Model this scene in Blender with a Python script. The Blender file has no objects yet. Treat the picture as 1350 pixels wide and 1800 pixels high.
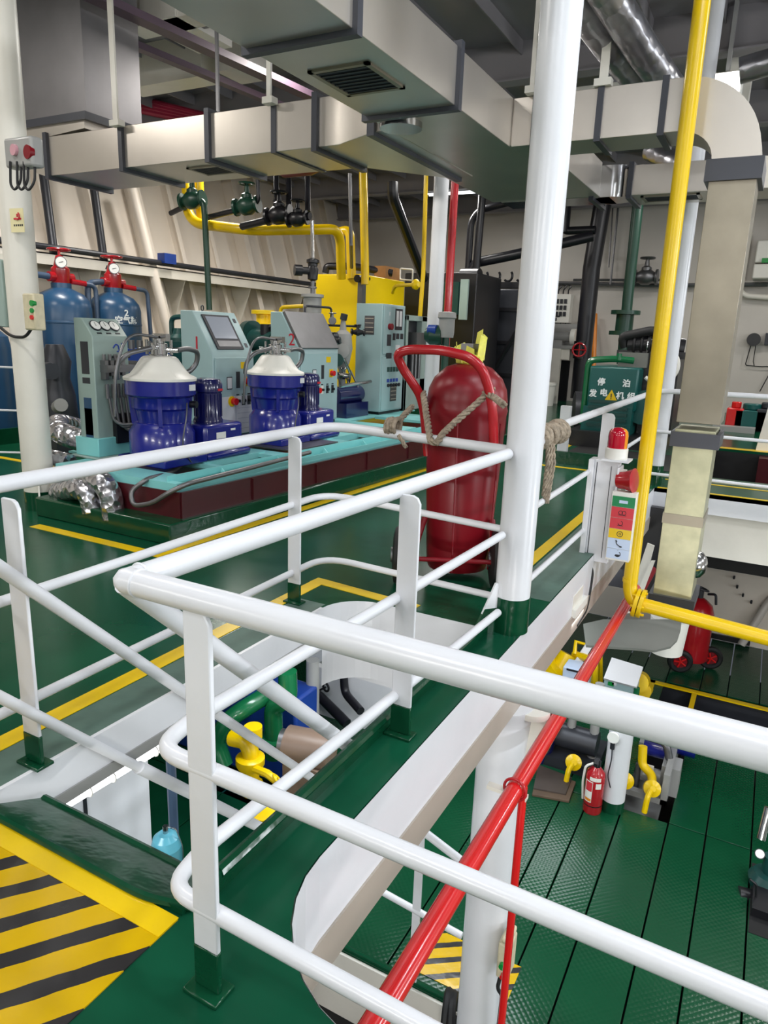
import bpy, math, random
from mathutils import Vector as V, Matrix
random.seed(7)
S = bpy.context.scene
COL = S.collection
PI = math.pi
# ------------------------------------------------------------------ camera (measured from the photograph's vanishing points)
FPX, CX, CY = 1245.0, 675.0, 900.0
EYE = V((0, 0, 1.55))
AY = V((0.47797377, 0.19600363, -0.8562264))
UZ = V((0.0354017, 0.96969487, 0.24174074))
UZ = (UZ - AY * UZ.dot(AY)).normalized()
AX = AY.cross(UZ).normalized()
ROT = Matrix((AX, AY, UZ))            # world = ROT @ camera
def at(px, py, x=None, y=None, z=None):
    """world point that photo pixel (px,py) shows on the plane x=, y= or z="""
    d = ROT @ V((px - CX, CY - py, -FPX))
    if x is not None: t = (x - EYE.x) / d.x
    elif y is not None: t = (y - EYE.y) / d.y
    else: t = (z - EYE.z) / d.z
    return EYE + d * t
cd = bpy.data.cameras.new('camera'); cam = bpy.data.objects.new('camera', cd); COL.objects.link(cam)
cam.matrix_world = Matrix.Translation(EYE) @ ROT.to_4x4()
cd.sensor_fit = 'HORIZONTAL'; cd.sensor_width = 36.0; cd.lens = 36.0 * FPX / 1350.0
cd.clip_start = 0.02; cd.clip_end = 100
S.camera = cam
S.view_settings.view_transform = 'Standard'; S.view_settings.look = 'None'
S.view_settings.gamma = 1.0; S.view_settings.use_curve_mapping = False
S.view_settings.exposure = 0.0
# ------------------------------------------------------------------ materials
def lin(c):
    c = c / 255.0
    return c / 12.92 if c <= 0.04045 else ((c + 0.055) / 1.055) ** 2.4
MATS = {}
def mat(name, rgb, rough=0.4, metal=0.0, var=0.08, scale=3.0, bump=0.0, bscale=60.0, coat=0.0, emit=None, estr=0.0, spec=0.5, wrinkle=False):
    m = bpy.data.materials.new(name); m.use_nodes = True
    nt = m.node_tree; N = nt.nodes; L = nt.links
    b = N['Principled BSDF']
    c = [lin(v) for v in rgb]
    b.inputs['Roughness'].default_value = rough
    b.inputs['Metallic'].default_value = metal
    b.inputs['Specular IOR Level'].default_value = spec
    if coat: b.inputs['Coat Weight'].default_value = coat; b.inputs['Coat Roughness'].default_value = 0.1
    tc = N.new('ShaderNodeTexCoord')
    nz = N.new('ShaderNodeTexNoise'); nz.inputs['Scale'].default_value = scale; nz.inputs['Detail'].default_value = 5
    L.new(tc.outputs['Object'], nz.inputs['Vector'])
    cr = N.new('ShaderNodeValToRGB')
    cr.color_ramp.elements[0].position = 0.3; cr.color_ramp.elements[1].position = 0.7
    cr.color_ramp.elements[0].color = (*[max(0, v * (1 - var)) for v in c], 1)
    cr.color_ramp.elements[1].color = (*[min(1, v * (1 + var)) for v in c], 1)
    L.new(nz.outputs['Fac'], cr.inputs['Fac']); L.new(cr.outputs['Color'], b.inputs['Base Color'])
    if bump:
        n2 = N.new('ShaderNodeTexVoronoi' if wrinkle else 'ShaderNodeTexNoise'); n2.inputs['Scale'].default_value = bscale
        L.new(tc.outputs['Object'], n2.inputs['Vector'])
        bp = N.new('ShaderNodeBump'); bp.inputs['Strength'].default_value = bump; bp.inputs['Distance'].default_value = 0.02
        L.new(n2.outputs['Distance' if wrinkle else 'Fac'], bp.inputs['Height']); L.new(bp.outputs['Normal'], b.inputs['Normal'])
    if emit:
        b.inputs['Emission Color'].default_value = (*emit, 1); b.inputs['Emission Strength'].default_value = estr
    MATS[name] = m
    return m
WHITE = mat('white_paint', (220, 221, 225), 0.28, var=0.03, bump=0.05, bscale=25)
WHITE2 = mat('old_white_paint', (224, 220, 210), 0.35, var=0.05, bump=0.06, bscale=20)
CREAM = mat('cream_hull_paint', (222, 213, 201), 0.45, var=0.05, scale=1.2, bump=0.05, bscale=8)
WALLP = mat('bulkhead_paint', (198, 192, 184), 0.4, var=0.05, scale=0.8, bump=0.04, bscale=6)
CEILM = mat('ceiling_paint', (128, 125, 128), 0.5, var=0.08, scale=0.8)
GREY = mat('grey_paint', (150, 150, 148), 0.4, var=0.06)
TAUPE = mat('taupe_paint', (168, 158, 146), 0.4, var=0.05)
GREEN = mat('green_deck_paint', (16, 74, 51), 0.2, var=0.2, scale=1.6, bump=0.08, bscale=5, spec=0.2)
GREENW = mat('worn_sheen_green_deck', (84, 108, 98), 0.42, var=0.22, scale=4, bump=0.12, bscale=9, spec=0.25)  # worn paint, lightened to grey for the glossy reflection along the edge
GREEND = mat('green_coaming_paint', (12, 66, 42), 0.15, var=0.12, scale=6, bump=0.12, bscale=14, spec=0.4)
YELLOW = mat('yellow_paint', (230, 192, 2), 0.3, var=0.06, bump=0.06, bscale=30)
YTANK = mat('yellow_tank_paint', (240, 205, 0), 0.35, var=0.03)
BLACK = mat('black_paint', (22, 22, 26), 0.35, var=0.2)
RUBBER = mat('black_rubber', (20, 20, 22), 0.6, var=0.2)
DARK = mat('dark_grey_steel', (52, 54, 60), 0.4, metal=0.3, var=0.15)
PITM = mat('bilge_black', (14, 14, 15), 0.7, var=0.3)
FLANGE = mat('duct_flange_paint', (66, 68, 76), 0.4, metal=0.2, var=0.1)
DUCT = mat('galvanised_duct', (206, 199, 190), 0.32, metal=0.75, var=0.05, scale=2.2, bump=0.02, bscale=3)
DUCTV = mat('dull_galvanised_duct', (146, 139, 124), 0.36, metal=0.6, var=0.09, scale=5, bump=0.02, bscale=8)
FOIL = mat('foil_lagging', (168, 168, 174), 0.3, metal=0.95, var=0.12, scale=6, bump=0.45, bscale=9, wrinkle=True)
STEEL = mat('polished_steel', (190, 190, 190), 0.18, metal=1.0, var=0.05)
STEELD = mat('dull_steel', (120, 120, 122), 0.4, metal=0.8, var=0.15)
LBLUE = mat('cabinet_blue_grey', (158, 184, 186), 0.35, var=0.03)
CYAN = mat('skid_pale_cyan', (132, 205, 205), 0.35, var=0.05)
GGREY = mat('stand_grey_green', (150, 170, 164), 0.38, var=0.04)
MAROON = mat('maroon_tray_paint', (76, 24, 30), 0.3, var=0.1)
BLUE = mat('separator_blue', (20, 30, 128), 0.25, var=0.08, coat=0.4)
BLUED = mat('dark_motor_blue', (14, 18, 78), 0.2, var=0.1, coat=0.5)
BOTTLE = mat('receiver_blue', (36, 74, 108), 0.3, var=0.06, bump=0.03, bscale=6)
RED = mat('red_gloss_paint', (170, 24, 34), 0.25, var=0.08, coat=0.3)
REDP = mat('red_pipe_paint', (206, 28, 30), 0.22, var=0.05, coat=0.4)
REDD = mat('cart_red', (118, 14, 26), 0.34, var=0.12, scale=2, spec=0.35)
PINK = mat('magenta_pipe_paint', (158, 36, 66), 0.35, var=0.06)
TEAL = mat('generator_teal', (12, 84, 80), 0.3, var=0.08)
PUMPG = mat('dark_green_pump', (18, 66, 62), 0.35, var=0.15)
PIPEG = mat('green_pipe_paint', (20, 100, 60), 0.25, var=0.1, coat=0.3)
PIPEDG = mat('dark_green_pipe', (24, 62, 48), 0.35, var=0.1)
PIPEB = mat('black_pipe', (26, 26, 32), 0.35, var=0.15)
MACHB = mat('machinery_blue', (26, 60, 140), 0.35, var=0.15)
SKYB = mat('sky_blue_tank', (96, 176, 196), 0.25, var=0.05)
ROPE = mat('worn_rope', (150, 136, 118), 0.8, var=0.35, scale=30, bump=0.6, bscale=60)
PAPER = mat('paper', (214, 214, 216), 0.6, var=0.02)
WPLAS = mat('white_plastic', (228, 226, 218), 0.4, var=0.03)
BEIGE = mat('aged_plastic', (206, 196, 166), 0.5, var=0.1, scale=20)
SCREEN = mat('screen_grey', (150, 156, 168), 0.15, var=0.04)
INK = mat('dark_ink', (30, 32, 40), 0.5, var=0.05)
REDINK = mat('red_ink', (190, 30, 50), 0.5, var=0.05)
BLUEINK = mat('blue_ink', (40, 70, 160), 0.5, var=0.05)
WINK = mat('white_lettering', (235, 240, 240), 0.5, var=0.03)
CARD = mat('brown_cardboard', (158, 112, 66), 0.7, var=0.12, scale=6)
MATTE = mat('brown_mat', (92, 74, 58), 0.7, var=0.15, scale=8)
REDLENS = mat('red_lens', (180, 12, 40), 0.1, var=0.05, coat=0.6)
AMBLENS = mat('amber_lens', (226, 140, 30), 0.1, var=0.05, coat=0.6)
PINKLENS = mat('unlit_pink_lens', (200, 150, 160), 0.15, var=0.1)
ORANGE = mat('orange_paint', (226, 132, 30), 0.4, var=0.06)
GREENBTN = mat('green_button', (20, 140, 60), 0.3, var=0.05)
SIGNG = mat('sign_green', (20, 130, 76), 0.4, var=0.02)
SIGNR = mat('sign_red', (206, 56, 66), 0.4, var=0.04)
SIGNB = mat('sign_pale_blue', (196, 212, 236), 0.4, var=0.02)
HIVIS = mat('yellow_plastic_wrap', (220, 214, 90), 0.3, var=0.12, scale=20, bump=0.3, bscale=30)
LAMP = mat('lamp_glass', (255, 255, 255), 0.3, var=0.0, emit=(1, 0.97, 0.92), estr=9)
TUBE = mat('fluorescent_tube', (255, 255, 255), 0.3, var=0.0, emit=(0.95, 0.97, 1), estr=3)
FOIL2 = mat('crumpled_foil_lagging', (190, 190, 196), 0.24, metal=0.95, var=0.15, scale=10, bump=0.9, bscale=16, wrinkle=True)
PLATG = mat('mid_grey_plate', (108, 110, 104), 0.45, var=0.05)
GAUGE = mat('gauge_face', (240, 240, 236), 0.3, var=0.02)
STICK = mat('sticker_cream', (226, 216, 170), 0.5, var=0.05)
MESHM = mat('dark_grille', (40, 44, 52), 0.5, var=0.2, scale=60)
TANM = mat('tan_motor', (120, 100, 86), 0.4, var=0.1)

def plate_mat():
    """diamond-tread green floor plates: raised lozenges as bump"""
    m = mat('tread_plate_green', (13, 68, 42), 0.2, var=0.16, scale=1.2, spec=0.4)
    nt = m.node_tree; N = nt.nodes; L = nt.links; b = N['Principled BSDF']
    tc = N.new('ShaderNodeTexCoord'); mp = N.new('ShaderNodeMapping'); mp.inputs['Rotation'].default_value = (0, 0, 0.785)
    mp.inputs['Scale'].default_value = (28, 28, 1)
    L.new(tc.outputs['Object'], mp.inputs['Vector'])
    ck = N.new('ShaderNodeTexVoronoi'); ck.inputs['Scale'].default_value = 1; ck.inputs['Randomness'].default_value = 0.0
    L.new(mp.outputs['Vector'], ck.inputs['Vector'])
    bp = N.new('ShaderNodeBump'); bp.inputs['Strength'].default_value = 0.22; bp.inputs['Distance'].default_value = 0.008; bp.invert = True
    L.new(ck.outputs['Distance'], bp.inputs['Height'])
    n3 = N.new('ShaderNodeTexNoise'); n3.inputs['Scale'].default_value = 2.5; L.new(tc.outputs['Object'], n3.inputs['Vector'])
    bp2 = N.new('ShaderNodeBump'); bp2.inputs['Strength'].default_value = 0.08; bp2.inputs['Distance'].default_value = 0.05
    L.new(n3.outputs['Fac'], bp2.inputs['Height']); L.new(bp.outputs['Normal'], bp2.inputs['Normal'])
    L.new(bp2.outputs['Normal'], b.inputs['Normal'])
    return m
TREAD = plate_mat()
def hazard_mat(name, ang, freq, duty=0.42):
    m = mat(name, (208, 168, 0), 0.2, var=0.05, bump=0.10, bscale=14, coat=0.3)
    nt = m.node_tree; N = nt.nodes; L = nt.links; b = N['Principled BSDF']
    src = b.inputs['Base Color'].links[0].from_socket
    tc = N.new('ShaderNodeTexCoord'); mp = N.new('ShaderNodeMapping'); mp.inputs['Rotation'].default_value = (0, 0, ang)
    L.new(tc.outputs['Object'], mp.inputs['Vector'])
    sx = N.new('ShaderNodeSeparateXYZ'); L.new(mp.outputs['Vector'], sx.inputs['Vector'])
    wob = N.new('ShaderNodeTexNoise'); wob.inputs['Scale'].default_value = 12; L.new(tc.outputs['Object'], wob.inputs['Vector'])
    w2 = N.new('ShaderNodeMath'); w2.operation = 'MULTIPLY'; w2.inputs[1].default_value = 0.012; L.new(wob.outputs['Fac'], w2.inputs[0])
    ad = N.new('ShaderNodeMath'); ad.operation = 'ADD'; L.new(sx.outputs['X'], ad.inputs[0]); L.new(w2.outputs[0], ad.inputs[1])
    mu = N.new('ShaderNodeMath'); mu.operation = 'MULTIPLY'; mu.inputs[1].default_value = freq; L.new(ad.outputs[0], mu.inputs[0])
    fr = N.new('ShaderNodeMath'); fr.operation = 'FRACT'; L.new(mu.outputs[0], fr.inputs[0])
    lt = N.new('ShaderNodeMath'); lt.operation = 'LESS_THAN'; lt.inputs[1].default_value = duty; L.new(fr.outputs[0], lt.inputs[0])
    mx = N.new('ShaderNodeMix'); mx.data_type = 'RGBA'
    L.new(lt.outputs[0], mx.inputs['Factor']); L.new(src, mx.inputs['A']); mx.inputs['B'].default_value = (0.028, 0.026, 0.027, 1)
    L.new(mx.outputs['Result'], b.inputs['Base Color'])
    return m
# ------------------------------------------------------------------ mesh builder
class MB:
    def __init__(s): s.v = []; s.f = []
    def add(s, vs, fs):
        n = len(s.v); s.v += [V(p) for p in vs]; s.f += [[i + n for i in f] for f in fs]; return s
    def hexa(s, p):   # 8 points: bottom 4 (ccw), top 4
        return s.add(p, [(3, 2, 1, 0), (4, 5, 6, 7), (0, 1, 5, 4), (1, 2, 6, 5), (2, 3, 7, 6), (3, 0, 4, 7)])
    def box(s, x0, x1, y0, y1, z0, z1):
        return s.hexa([(x0, y0, z0), (x1, y0, z0), (x1, y1, z0), (x0, y1, z0), (x0, y0, z1), (x1, y0, z1), (x1, y1, z1), (x0, y1, z1)])
    def pl(s, o, r, u, w, h, d):   # plate centred at o on plane (r,u), back face on the plane, thickness d along r x u
        o = V(o); r = V(r).normalized() * w / 2; u = V(u).normalized() * h / 2; n = r.cross(u).normalized() * d
        return s.hexa([o - r - u, o + r - u, o + r + u, o - r + u, o - r - u + n, o + r - u + n, o + r + u + n, o - r + u + n])
    def prism(s, poly, ax, d, bot=True):   # poly: list of 3D points (planar), extruded by vector d
        d = V(d); n = len(poly); P = [V(p) for p in poly]
        nrm = V((0, 0, 0))
        for i in range(n): nrm += (P[i] - P[0]).cross(P[(i + 1) % n] - P[0])
        if nrm.dot(d) < 0: P.reverse()
        fs = [list(range(n))[::-1], list(range(n, 2 * n))] + [(i, (i + 1) % n, n + (i + 1) % n, n + i) for i in range(n)]
        return s.add(P + [p + d for p in P], fs)
    def cyl(s, a, b, r, r2=None, n=16, caps=True):
        a = V(a); b = V(b); r2 = r if r2 is None else r2
        t = (b - a).normalized(); q = t.orthogonal().normalized(); w = t.cross(q)
        vs = []; 
        for (c, rr) in ((a, r), (b, r2)):
            for i in range(n):
                an = 2 * PI * i / n; vs.append(c + (q * math.cos(an) + w * math.sin(an)) * rr)
        fs = [(i, (i + 1) % n, n + (i + 1) % n, n + i) for i in range(n)]
        if caps: fs += [list(range(n))[::-1], list(range(n, 2 * n))]
        return s.add(vs, fs)
    def tube(s, pts, r, n=12, fillet=0.0, seg=6, closed=False):
        P = [V(p) for p in pts]
        if fillet > 0 and len(P) > 2:
            Q = []; rng = range(len(P))
            for i in rng:
                if not closed and i in (0, len(P) - 1): Q.append(P[i]); continue
                p = P[i]; a = P[i - 1]; b = P[(i + 1) % len(P)]
                la = (a - p).length; lb = (b - p).length
                f = min(fillet, la * 0.48, lb * 0.48)
                p0 = p + (a - p).normalized() * f; p1 = p + (b - p).normalized() * f
                for k in range(seg + 1):
                    t = k / seg; Q.append(p0 * (1 - t) ** 2 + p * 2 * t * (1 - t) + p1 * t * t)
            P = Q
        R = []
        for p in P:
            if not R or (p - R[-1]).length > 1e-5: R.append(p)
        P = R; m = len(P)
        if m < 2: return s
        rad = r if isinstance(r, (list, tuple)) else None
        q = None; vs = []
        for i in range(m):
            if closed: t = (P[(i + 1) % m] - P[i - 1])
            elif i == 0: t = P[1] - P[0]
            elif i == m - 1: t = P[-1] - P[-2]
            else: t = (P[i + 1] - P[i]).normalized() + (P[i] - P[i - 1]).normalized()
            if t.length < 1e-9: t = P[i] - P[i - 1]
            t.normalize()
            q = t.orthogonal().normalized() if q is None else (q - t * q.dot(t)).normalized()
            w = t.cross(q)
            rr = rad[min(i, len(rad) - 1)] if rad else r
            for k in range(n):
                an = 2 * PI * k / n; vs.append(P[i] + (q * math.cos(an) + w * math.sin(an)) * rr)
        fs = []
        for i in range(m if closed else m - 1):
            j = (i + 1) % m
            for k in range(n): fs.append((i * n + k, i * n + (k + 1) % n, j * n + (k + 1) % n, j * n + k))
        if not closed: fs += [list(range(n))[::-1], [(m - 1) * n + k for k in range(n)]]
        return s.add(vs, fs)
    def lathe(s, c, prof, n=28, ax=(0, 0, 1)):   # prof: (radius, height) along ax
        c = V(c); ax = V(ax).normalized(); q = ax.orthogonal().normalized(); w = ax.cross(q); vs = []; fs = []
        for (r, h) in prof:
            for k in range(n):
                an = 2 * PI * k / n; vs.append(c + ax * h + (q * math.cos(an) + w * math.sin(an)) * max(r, 1e-4))
        m = len(prof)
        for i in range(m - 1):
            for k in range(n): fs.append((i * n + k, i * n + (k + 1) % n, (i + 1) * n + (k + 1) % n, (i + 1) * n + k))
        fs += [list(range(n))[::-1], [(m - 1) * n + k for k in range(n)]]
        return s.add(vs, fs)
    def ring(s, c, R, r, ax=(0, 0, 1), n=24, k=8, a0=0, a1=2 * PI):
        c = V(c); ax = V(ax).normalized(); q = ax.orthogonal().normalized(); w = ax.cross(q)
        full = abs(a1 - a0 - 2 * PI) < 1e-6
        pts = [c + (q * math.cos(a0 + (a1 - a0) * i / n) + w * math.sin(a0 + (a1 - a0) * i / n)) * R for i in range(n if full else n + 1)]
        return s.tube(pts, r, k, closed=full)
    def obj(s, name, m, origin=None, parent=None, bevel=0.0, bseg=2, sharp=35):
        me = bpy.data.meshes.new(name)
        if origin is None:
            xs = [p.x for p in s.v]; ys = [p.y for p in s.v]; zs = [p.z for p in s.v]
            origin = V(((min(xs) + max(xs)) / 2, (min(ys) + max(ys)) / 2, min(zs)))
        origin = V(origin)
        me.from_pydata([p - origin for p in s.v], [], s.f); me.update()
        me.polygons.foreach_set('use_smooth', [True] * len(me.polygons))
        me.set_sharp_from_angle(angle=math.radians(sharp))
        me.materials.append(m)
        o = bpy.data.objects.new(name, me); COL.objects.link(o)
        if parent: o.parent = parent
        else: o.location = origin
        if bevel:
            b = o.modifiers.new('bevel', 'BEVEL'); b.width = bevel; b.segments = bseg; b.limit_method = 'ANGLE'; b.angle_limit = math.radians(50)
        return o
LOC = {}
def thing(name, label, cat, loc, group=None):
    o = bpy.data.objects.new(name, None); COL.objects.link(o); o.empty_display_size = 0.1
    o.location = V(loc); o['label'] = label; o['category'] = cat
    if group: o['group'] = group
    LOC[o] = V(loc); return o
def part(par, name, mb, m, label=None, bevel=0.0, **k):
    o = mb.obj(name, m, LOC[par], par, bevel, **k); LOC[o] = LOC[par]
    if label: o['label'] = label
    return o
def single(name, label, cat, mb, m, group=None, bevel=0.0, **k):
    o = mb.obj(name, m, None, None, bevel, **k); o['label'] = label; o['category'] = cat
    if group: o['group'] = group
    LOC[o] = V(o.location); return o
def struct(name, mb, m, bevel=0.0, origin=(0, 0, 0), parent=None):
    o = mb.obj(name, m, origin, parent, bevel); o['kind'] = 'structure'; LOC[o] = V(origin); return o
def dup(root, delta, label=None, group=None):
    r = root.copy(); COL.objects.link(r); r.location = root.location + V(delta)
    if label: r['label'] = label
    if group: r['group'] = group; root['group'] = group
    for ch in list(root.children):
        c = ch.copy(); COL.objects.link(c); c.parent = r
        for g in ch.children:
            d = g.copy(); COL.objects.link(d); d.parent = c
    LOC[r] = V(r.location); return r
def text(par, name, s, o, r, u, size, m, d=0.003, align='CENTER', bold=0.0):
    cu = bpy.data.curves.new('lettering', 'FONT'); cu.body = s; cu.size = size; cu.align_x = align; cu.align_y = 'CENTER'; cu.extrude = d; cu.offset = bold
    cu.resolution_u = 3
    to = bpy.data.objects.new('lettering', cu); COL.objects.link(to)
    dg = bpy.context.evaluated_depsgraph_get(); ev = to.evaluated_get(dg)
    me = bpy.data.meshes.new_from_object(ev)
    r = V(r).normalized(); u = V(u).normalized(); n = r.cross(u); o = V(o) + n * d
    base = LOC[par]
    for vv in me.vertices:
        p = vv.co.copy(); vv.co = o + r * p.x + u * p.y + n * p.z - base
    bpy.data.objects.remove(to); bpy.data.curves.remove(cu)
    me.materials.clear(); me.materials.append(m)
    ob = bpy.data.objects.new(name, me); COL.objects.link(ob); ob.parent = par; LOC[ob] = base
    return ob
X, Y, Z = V((1, 0, 0)), V((0, 1, 0)), V((0, 0, 1))
# ================================================================== the setting
YB = 19.5          # back bulkhead
# ---- upper deck with its two openings and the far pit
def rounded(x0, x1, y0, y1):
    return [(x0, y0), (x1, y0), (x1, y1), (x0, y1)]
fl = MB()
def slab(x0, x1, y0, y1): fl.box(x0, x1, y0, y1, -0.04, 0)
EX = -1.01         # edge over the lower floor
slab(-12.5, -2.12, -5, YB); slab(-2.12, -1.17, -5, 1.17); slab(-2.12, -1.17, 3.5, YB); slab(-1.17, EX, -5, YB)
slab(EX, 6, -5, 1.1); slab(EX, 6, 8.3, 9.45); slab(EX, 6, 12.4, YB); slab(EX, -0.75, 9.45, 12.4)
def fillet_fill(cx, cy, sx, sy, r):   # fills a square corner leaving a round inner corner
    pts = [V((cx, cy, -0.04))]
    for k in range(9):
        a = PI / 2 * k / 8
        pts.append(V((cx + sx * r * (1 - math.sin(a)), cy + sy * r * (1 - math.cos(a)), -0.04)))
    fl.prism(pts, None, (0, 0, 0.04))
fillet_fill(EX, 1.1, 1, 1, 0.45)
fillet_fill(-2.12, 3.5, 1, -1, 0.25)
fillet_fill(-1.17, 1.17, -1, 1, 0.12)
floor_up = struct('floor', fl, GREEN)
# ---- lower floor of tread plates
z3 = -3.0
lf = MB()
xs = [-12, -5.5, -4.3, -3.3, -2.6, -1.9, -1.3, -1.05, -0.72, -0.28, 0.06, 0.45, 1.1, 1.8, 2.6, 6]
ys = [-3, 1.5, 3.85, 4.87, 6.7, 8.75, 9.9, 11.9]
for i in range(len(xs) - 1):
    for j in range(len(ys) - 1):
        x0, x1, y0, y1 = xs[i] + .007, xs[i + 1] - .007, ys[j] + .007, ys[j + 1] - .007
        if x0 > -0.9 and 8.7 < y0 < 9.0 and x0 > -0.75: continue         # the open pit
        if -2.65 < x0 < -1.1 and 1 < y0 < 3: continue      # hole of the lower stair
        if -0.74 < x0 < -0.3 and 6.6 < y0 < 6.9: continue
        lf.box(x0, x1, y0, y1, z3 - 0.02, z3)
struct('floor_lower', lf, TREAD, bevel=0.003)
lb = MB(); lb.box(-12, 6, -3, 12, z3 - 0.62, z3 - 0.60)
struct('floor_bilge', lb, PITM)
# pit in lower floor: yellow edged frame
# ---- walls
def wall(name, mb, m, **k): return struct(name, mb, m, **k)
HX0, HX1 = -10.4, -11.9      # hull leans outward from deck to ceiling
CEIL = 5.2
w = MB(); w.hexa([(HX0, -5, 0), (HX0, YB, 0), (HX0 - .05, YB, 0), (HX0 - .05, -5, 0), (HX1, -5, CEIL), (HX1, YB, CEIL), (HX1 - .05, YB, CEIL), (HX1 - .05, -5, CEIL)])
wall('wall_hull', w, CREAM)
w = MB(); w.box(-12.5, 6.5, YB, YB + .06, 0, CEIL); wall('wall_back', w, WALLP)
w = MB(); w.box(6, 6.06, -5, YB, 0, CEIL); wall('wall_right', w, WALLP)
w = MB(); w.box(-12.5, 6.5, -5.06, -5, 0, CEIL); wall('wall_front', w, WALLP)
w = MB(); w.box(-12.5, 6.5, -5, YB, CEIL, CEIL + .05); struct('ceiling', w, CEILM)
YL = at(1240, 1120, z=z3).y
w = MB(); w.box(-12, 6, YL, YL + .06, z3, -1.15); wall('wall_lower_back', w, CREAM)
w = MB(); w.box(-12.06, -12, -3, YL, z3 - .6, -0.04); wall('wall_lower_left', w, WALLP)
w = MB(); w.box(6, 6.06, -3, YL, z3 - .6, -0.04); wall('wall_lower_right', w, WALLP)
w = MB(); w.box(-12, 6, -3.06, -3, z3 - .6, -0.04); wall('wall_lower_front', w, WALLP)
# far pit box (black inside)
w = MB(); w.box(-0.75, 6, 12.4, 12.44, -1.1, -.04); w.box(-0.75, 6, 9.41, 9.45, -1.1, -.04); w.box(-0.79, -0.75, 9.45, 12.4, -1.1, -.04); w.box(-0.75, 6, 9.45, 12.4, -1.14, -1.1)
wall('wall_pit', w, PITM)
# ---- ceiling girders and stiffeners
g = MB()
for yy in (0.5, 3.2, 6.6, 9.6, 12.6, 15.6, 18.6):
    g.box(-11.8, 6, yy, yy + .03, CEIL - .45, CEIL); g.box(-11.8, 6, yy - .1, yy + .13, CEIL - .47, CEIL - .45)
struct('trim_1', g, CEILM)
g = MB()
for i in range(22):
    xx = -11.2 + i * .78
    g.box(xx, xx + .015, -5, YB, CEIL - .16, CEIL)
struct('trim_2', g, CEILM)
# ---- hull frames (each an inclined deep web with a face bar) and the stringer
def hull_x(z): return HX0 + (HX1 - HX0) * z / CEIL
fr = MB()
for i in range(16):
    yy = 3.4 + i * 1.02
    d = .34 if i % 3 == 1 else .2
    p = [(hull_x(0), yy, 0), (hull_x(0) + d, yy, 0), (hull_x(CEIL) + d, yy, CEIL), (hull_x(CEIL), yy, CEIL)]
    fr.prism(p, None, (0, .02, 0))
    fw = .16 if i % 3 == 1 else .10
    fr.hexa([(hull_x(0) + d, yy - fw / 2, 0), (hull_x(0) + d + .015, yy - fw / 2, 0), (hull_x(0) + d + .015, yy + fw / 2, 0), (hull_x(0) + d, yy + fw / 2, 0),
             (hull_x(CEIL) + d, yy - fw / 2, CEIL), (hull_x(CEIL) + d + .015, yy - fw / 2, CEIL), (hull_x(CEIL) + d + .015, yy + fw / 2, CEIL), (hull_x(CEIL) + d, yy + fw / 2, CEIL)])
struct('trim_3', fr, CREAM)
st = MB()
zs = 2.62
st.box(hull_x(zs), -10.45, 2, YB, zs, zs + .02); st.box(-10.47, -10.45, 2, YB, zs - .16, zs + .02)
for i in range(8):   # bracket knees under the stringer
    yy = 4.9 + i * 2.04
    st.prism([(hull_x(zs), yy, zs), (-10.47, yy, zs), (hull_x(1.7) + .05, yy, 1.7)], None, (0, .02, 0))
struct('trim_4', st, WHITE2)
# ---- fascias of the deck openings
f = MB(); f.box(-2.135, -2.112, -2, 3.25, -.15, .001); struct('trim_5', f, WHITE)
f = MB(); f.box(-2.16, -2.105, -2, 3.25, -.2, -.15); struct('trim_6', f, GREY)
f = MB()
pts = [(-2.114, 3.25)] + [(-2.114 + .25 * (1 - math.cos(a)), 3.244 + .25 * math.sin(a)) for a in [PI / 2 * k / 8 for k in range(1, 9)]] + [(-1.17, 3.494)]
for i in range(len(pts) - 1):
    (xa, ya), (xb, yb) = pts[i], pts[i + 1]
    f.add([(xa, ya, -.5), (xb, yb, -.5), (xb, yb, .001), (xa, ya, .001)], [(0, 1, 2, 3)])
f.box(-2.3, -1.17, 3.5, 4.4, -.53, -.5)
struct('trim_7', f, WHITE)
f = MB()
def ring_pts(r0):
    return [(EX + .006, 8.3), (EX + .006, 1.55)] + [(EX + .006 + .45 * (1 - math.cos(a)), 1.1 + .45 * (1 - math.sin(a))) for a in [PI / 2 * k / 8 for k in range(1, 9)]] + [(6, 1.1)]
rp = ring_pts(0)
for i in range(len(rp) - 1):
    (xa, ya), (xb, yb) = rp[i], rp[i + 1]
    f.add([(xa, ya, -.31), (xb, yb, -.31), (xb, yb, .001), (xa, ya, .001)], [(3, 2, 1, 0)])
struct('trim_8', f, WHITE)
f = MB()
f.box(EX - .02, EX + .014, 1.45, 8.3, -.46, -.31); struct('trim_9', f, TAUPE)
# far edge of the big opening
f = MB(); f.box(EX, 6, 8.3, 8.32, -.22, 0); struct('trim_10', f, WHITE)
f = MB(); f.box(-4, 6, 8.42, 8.44, -.72, -.04); struct('trim_11', f, WHITE2)
# side web under the strip of deck between the two openings (stairwell side)
f = MB(); f.box(-1.17, -1.155, 1.2, 3.5, -.3, -.02); struct('trim_12', f, GREEND)
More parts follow.
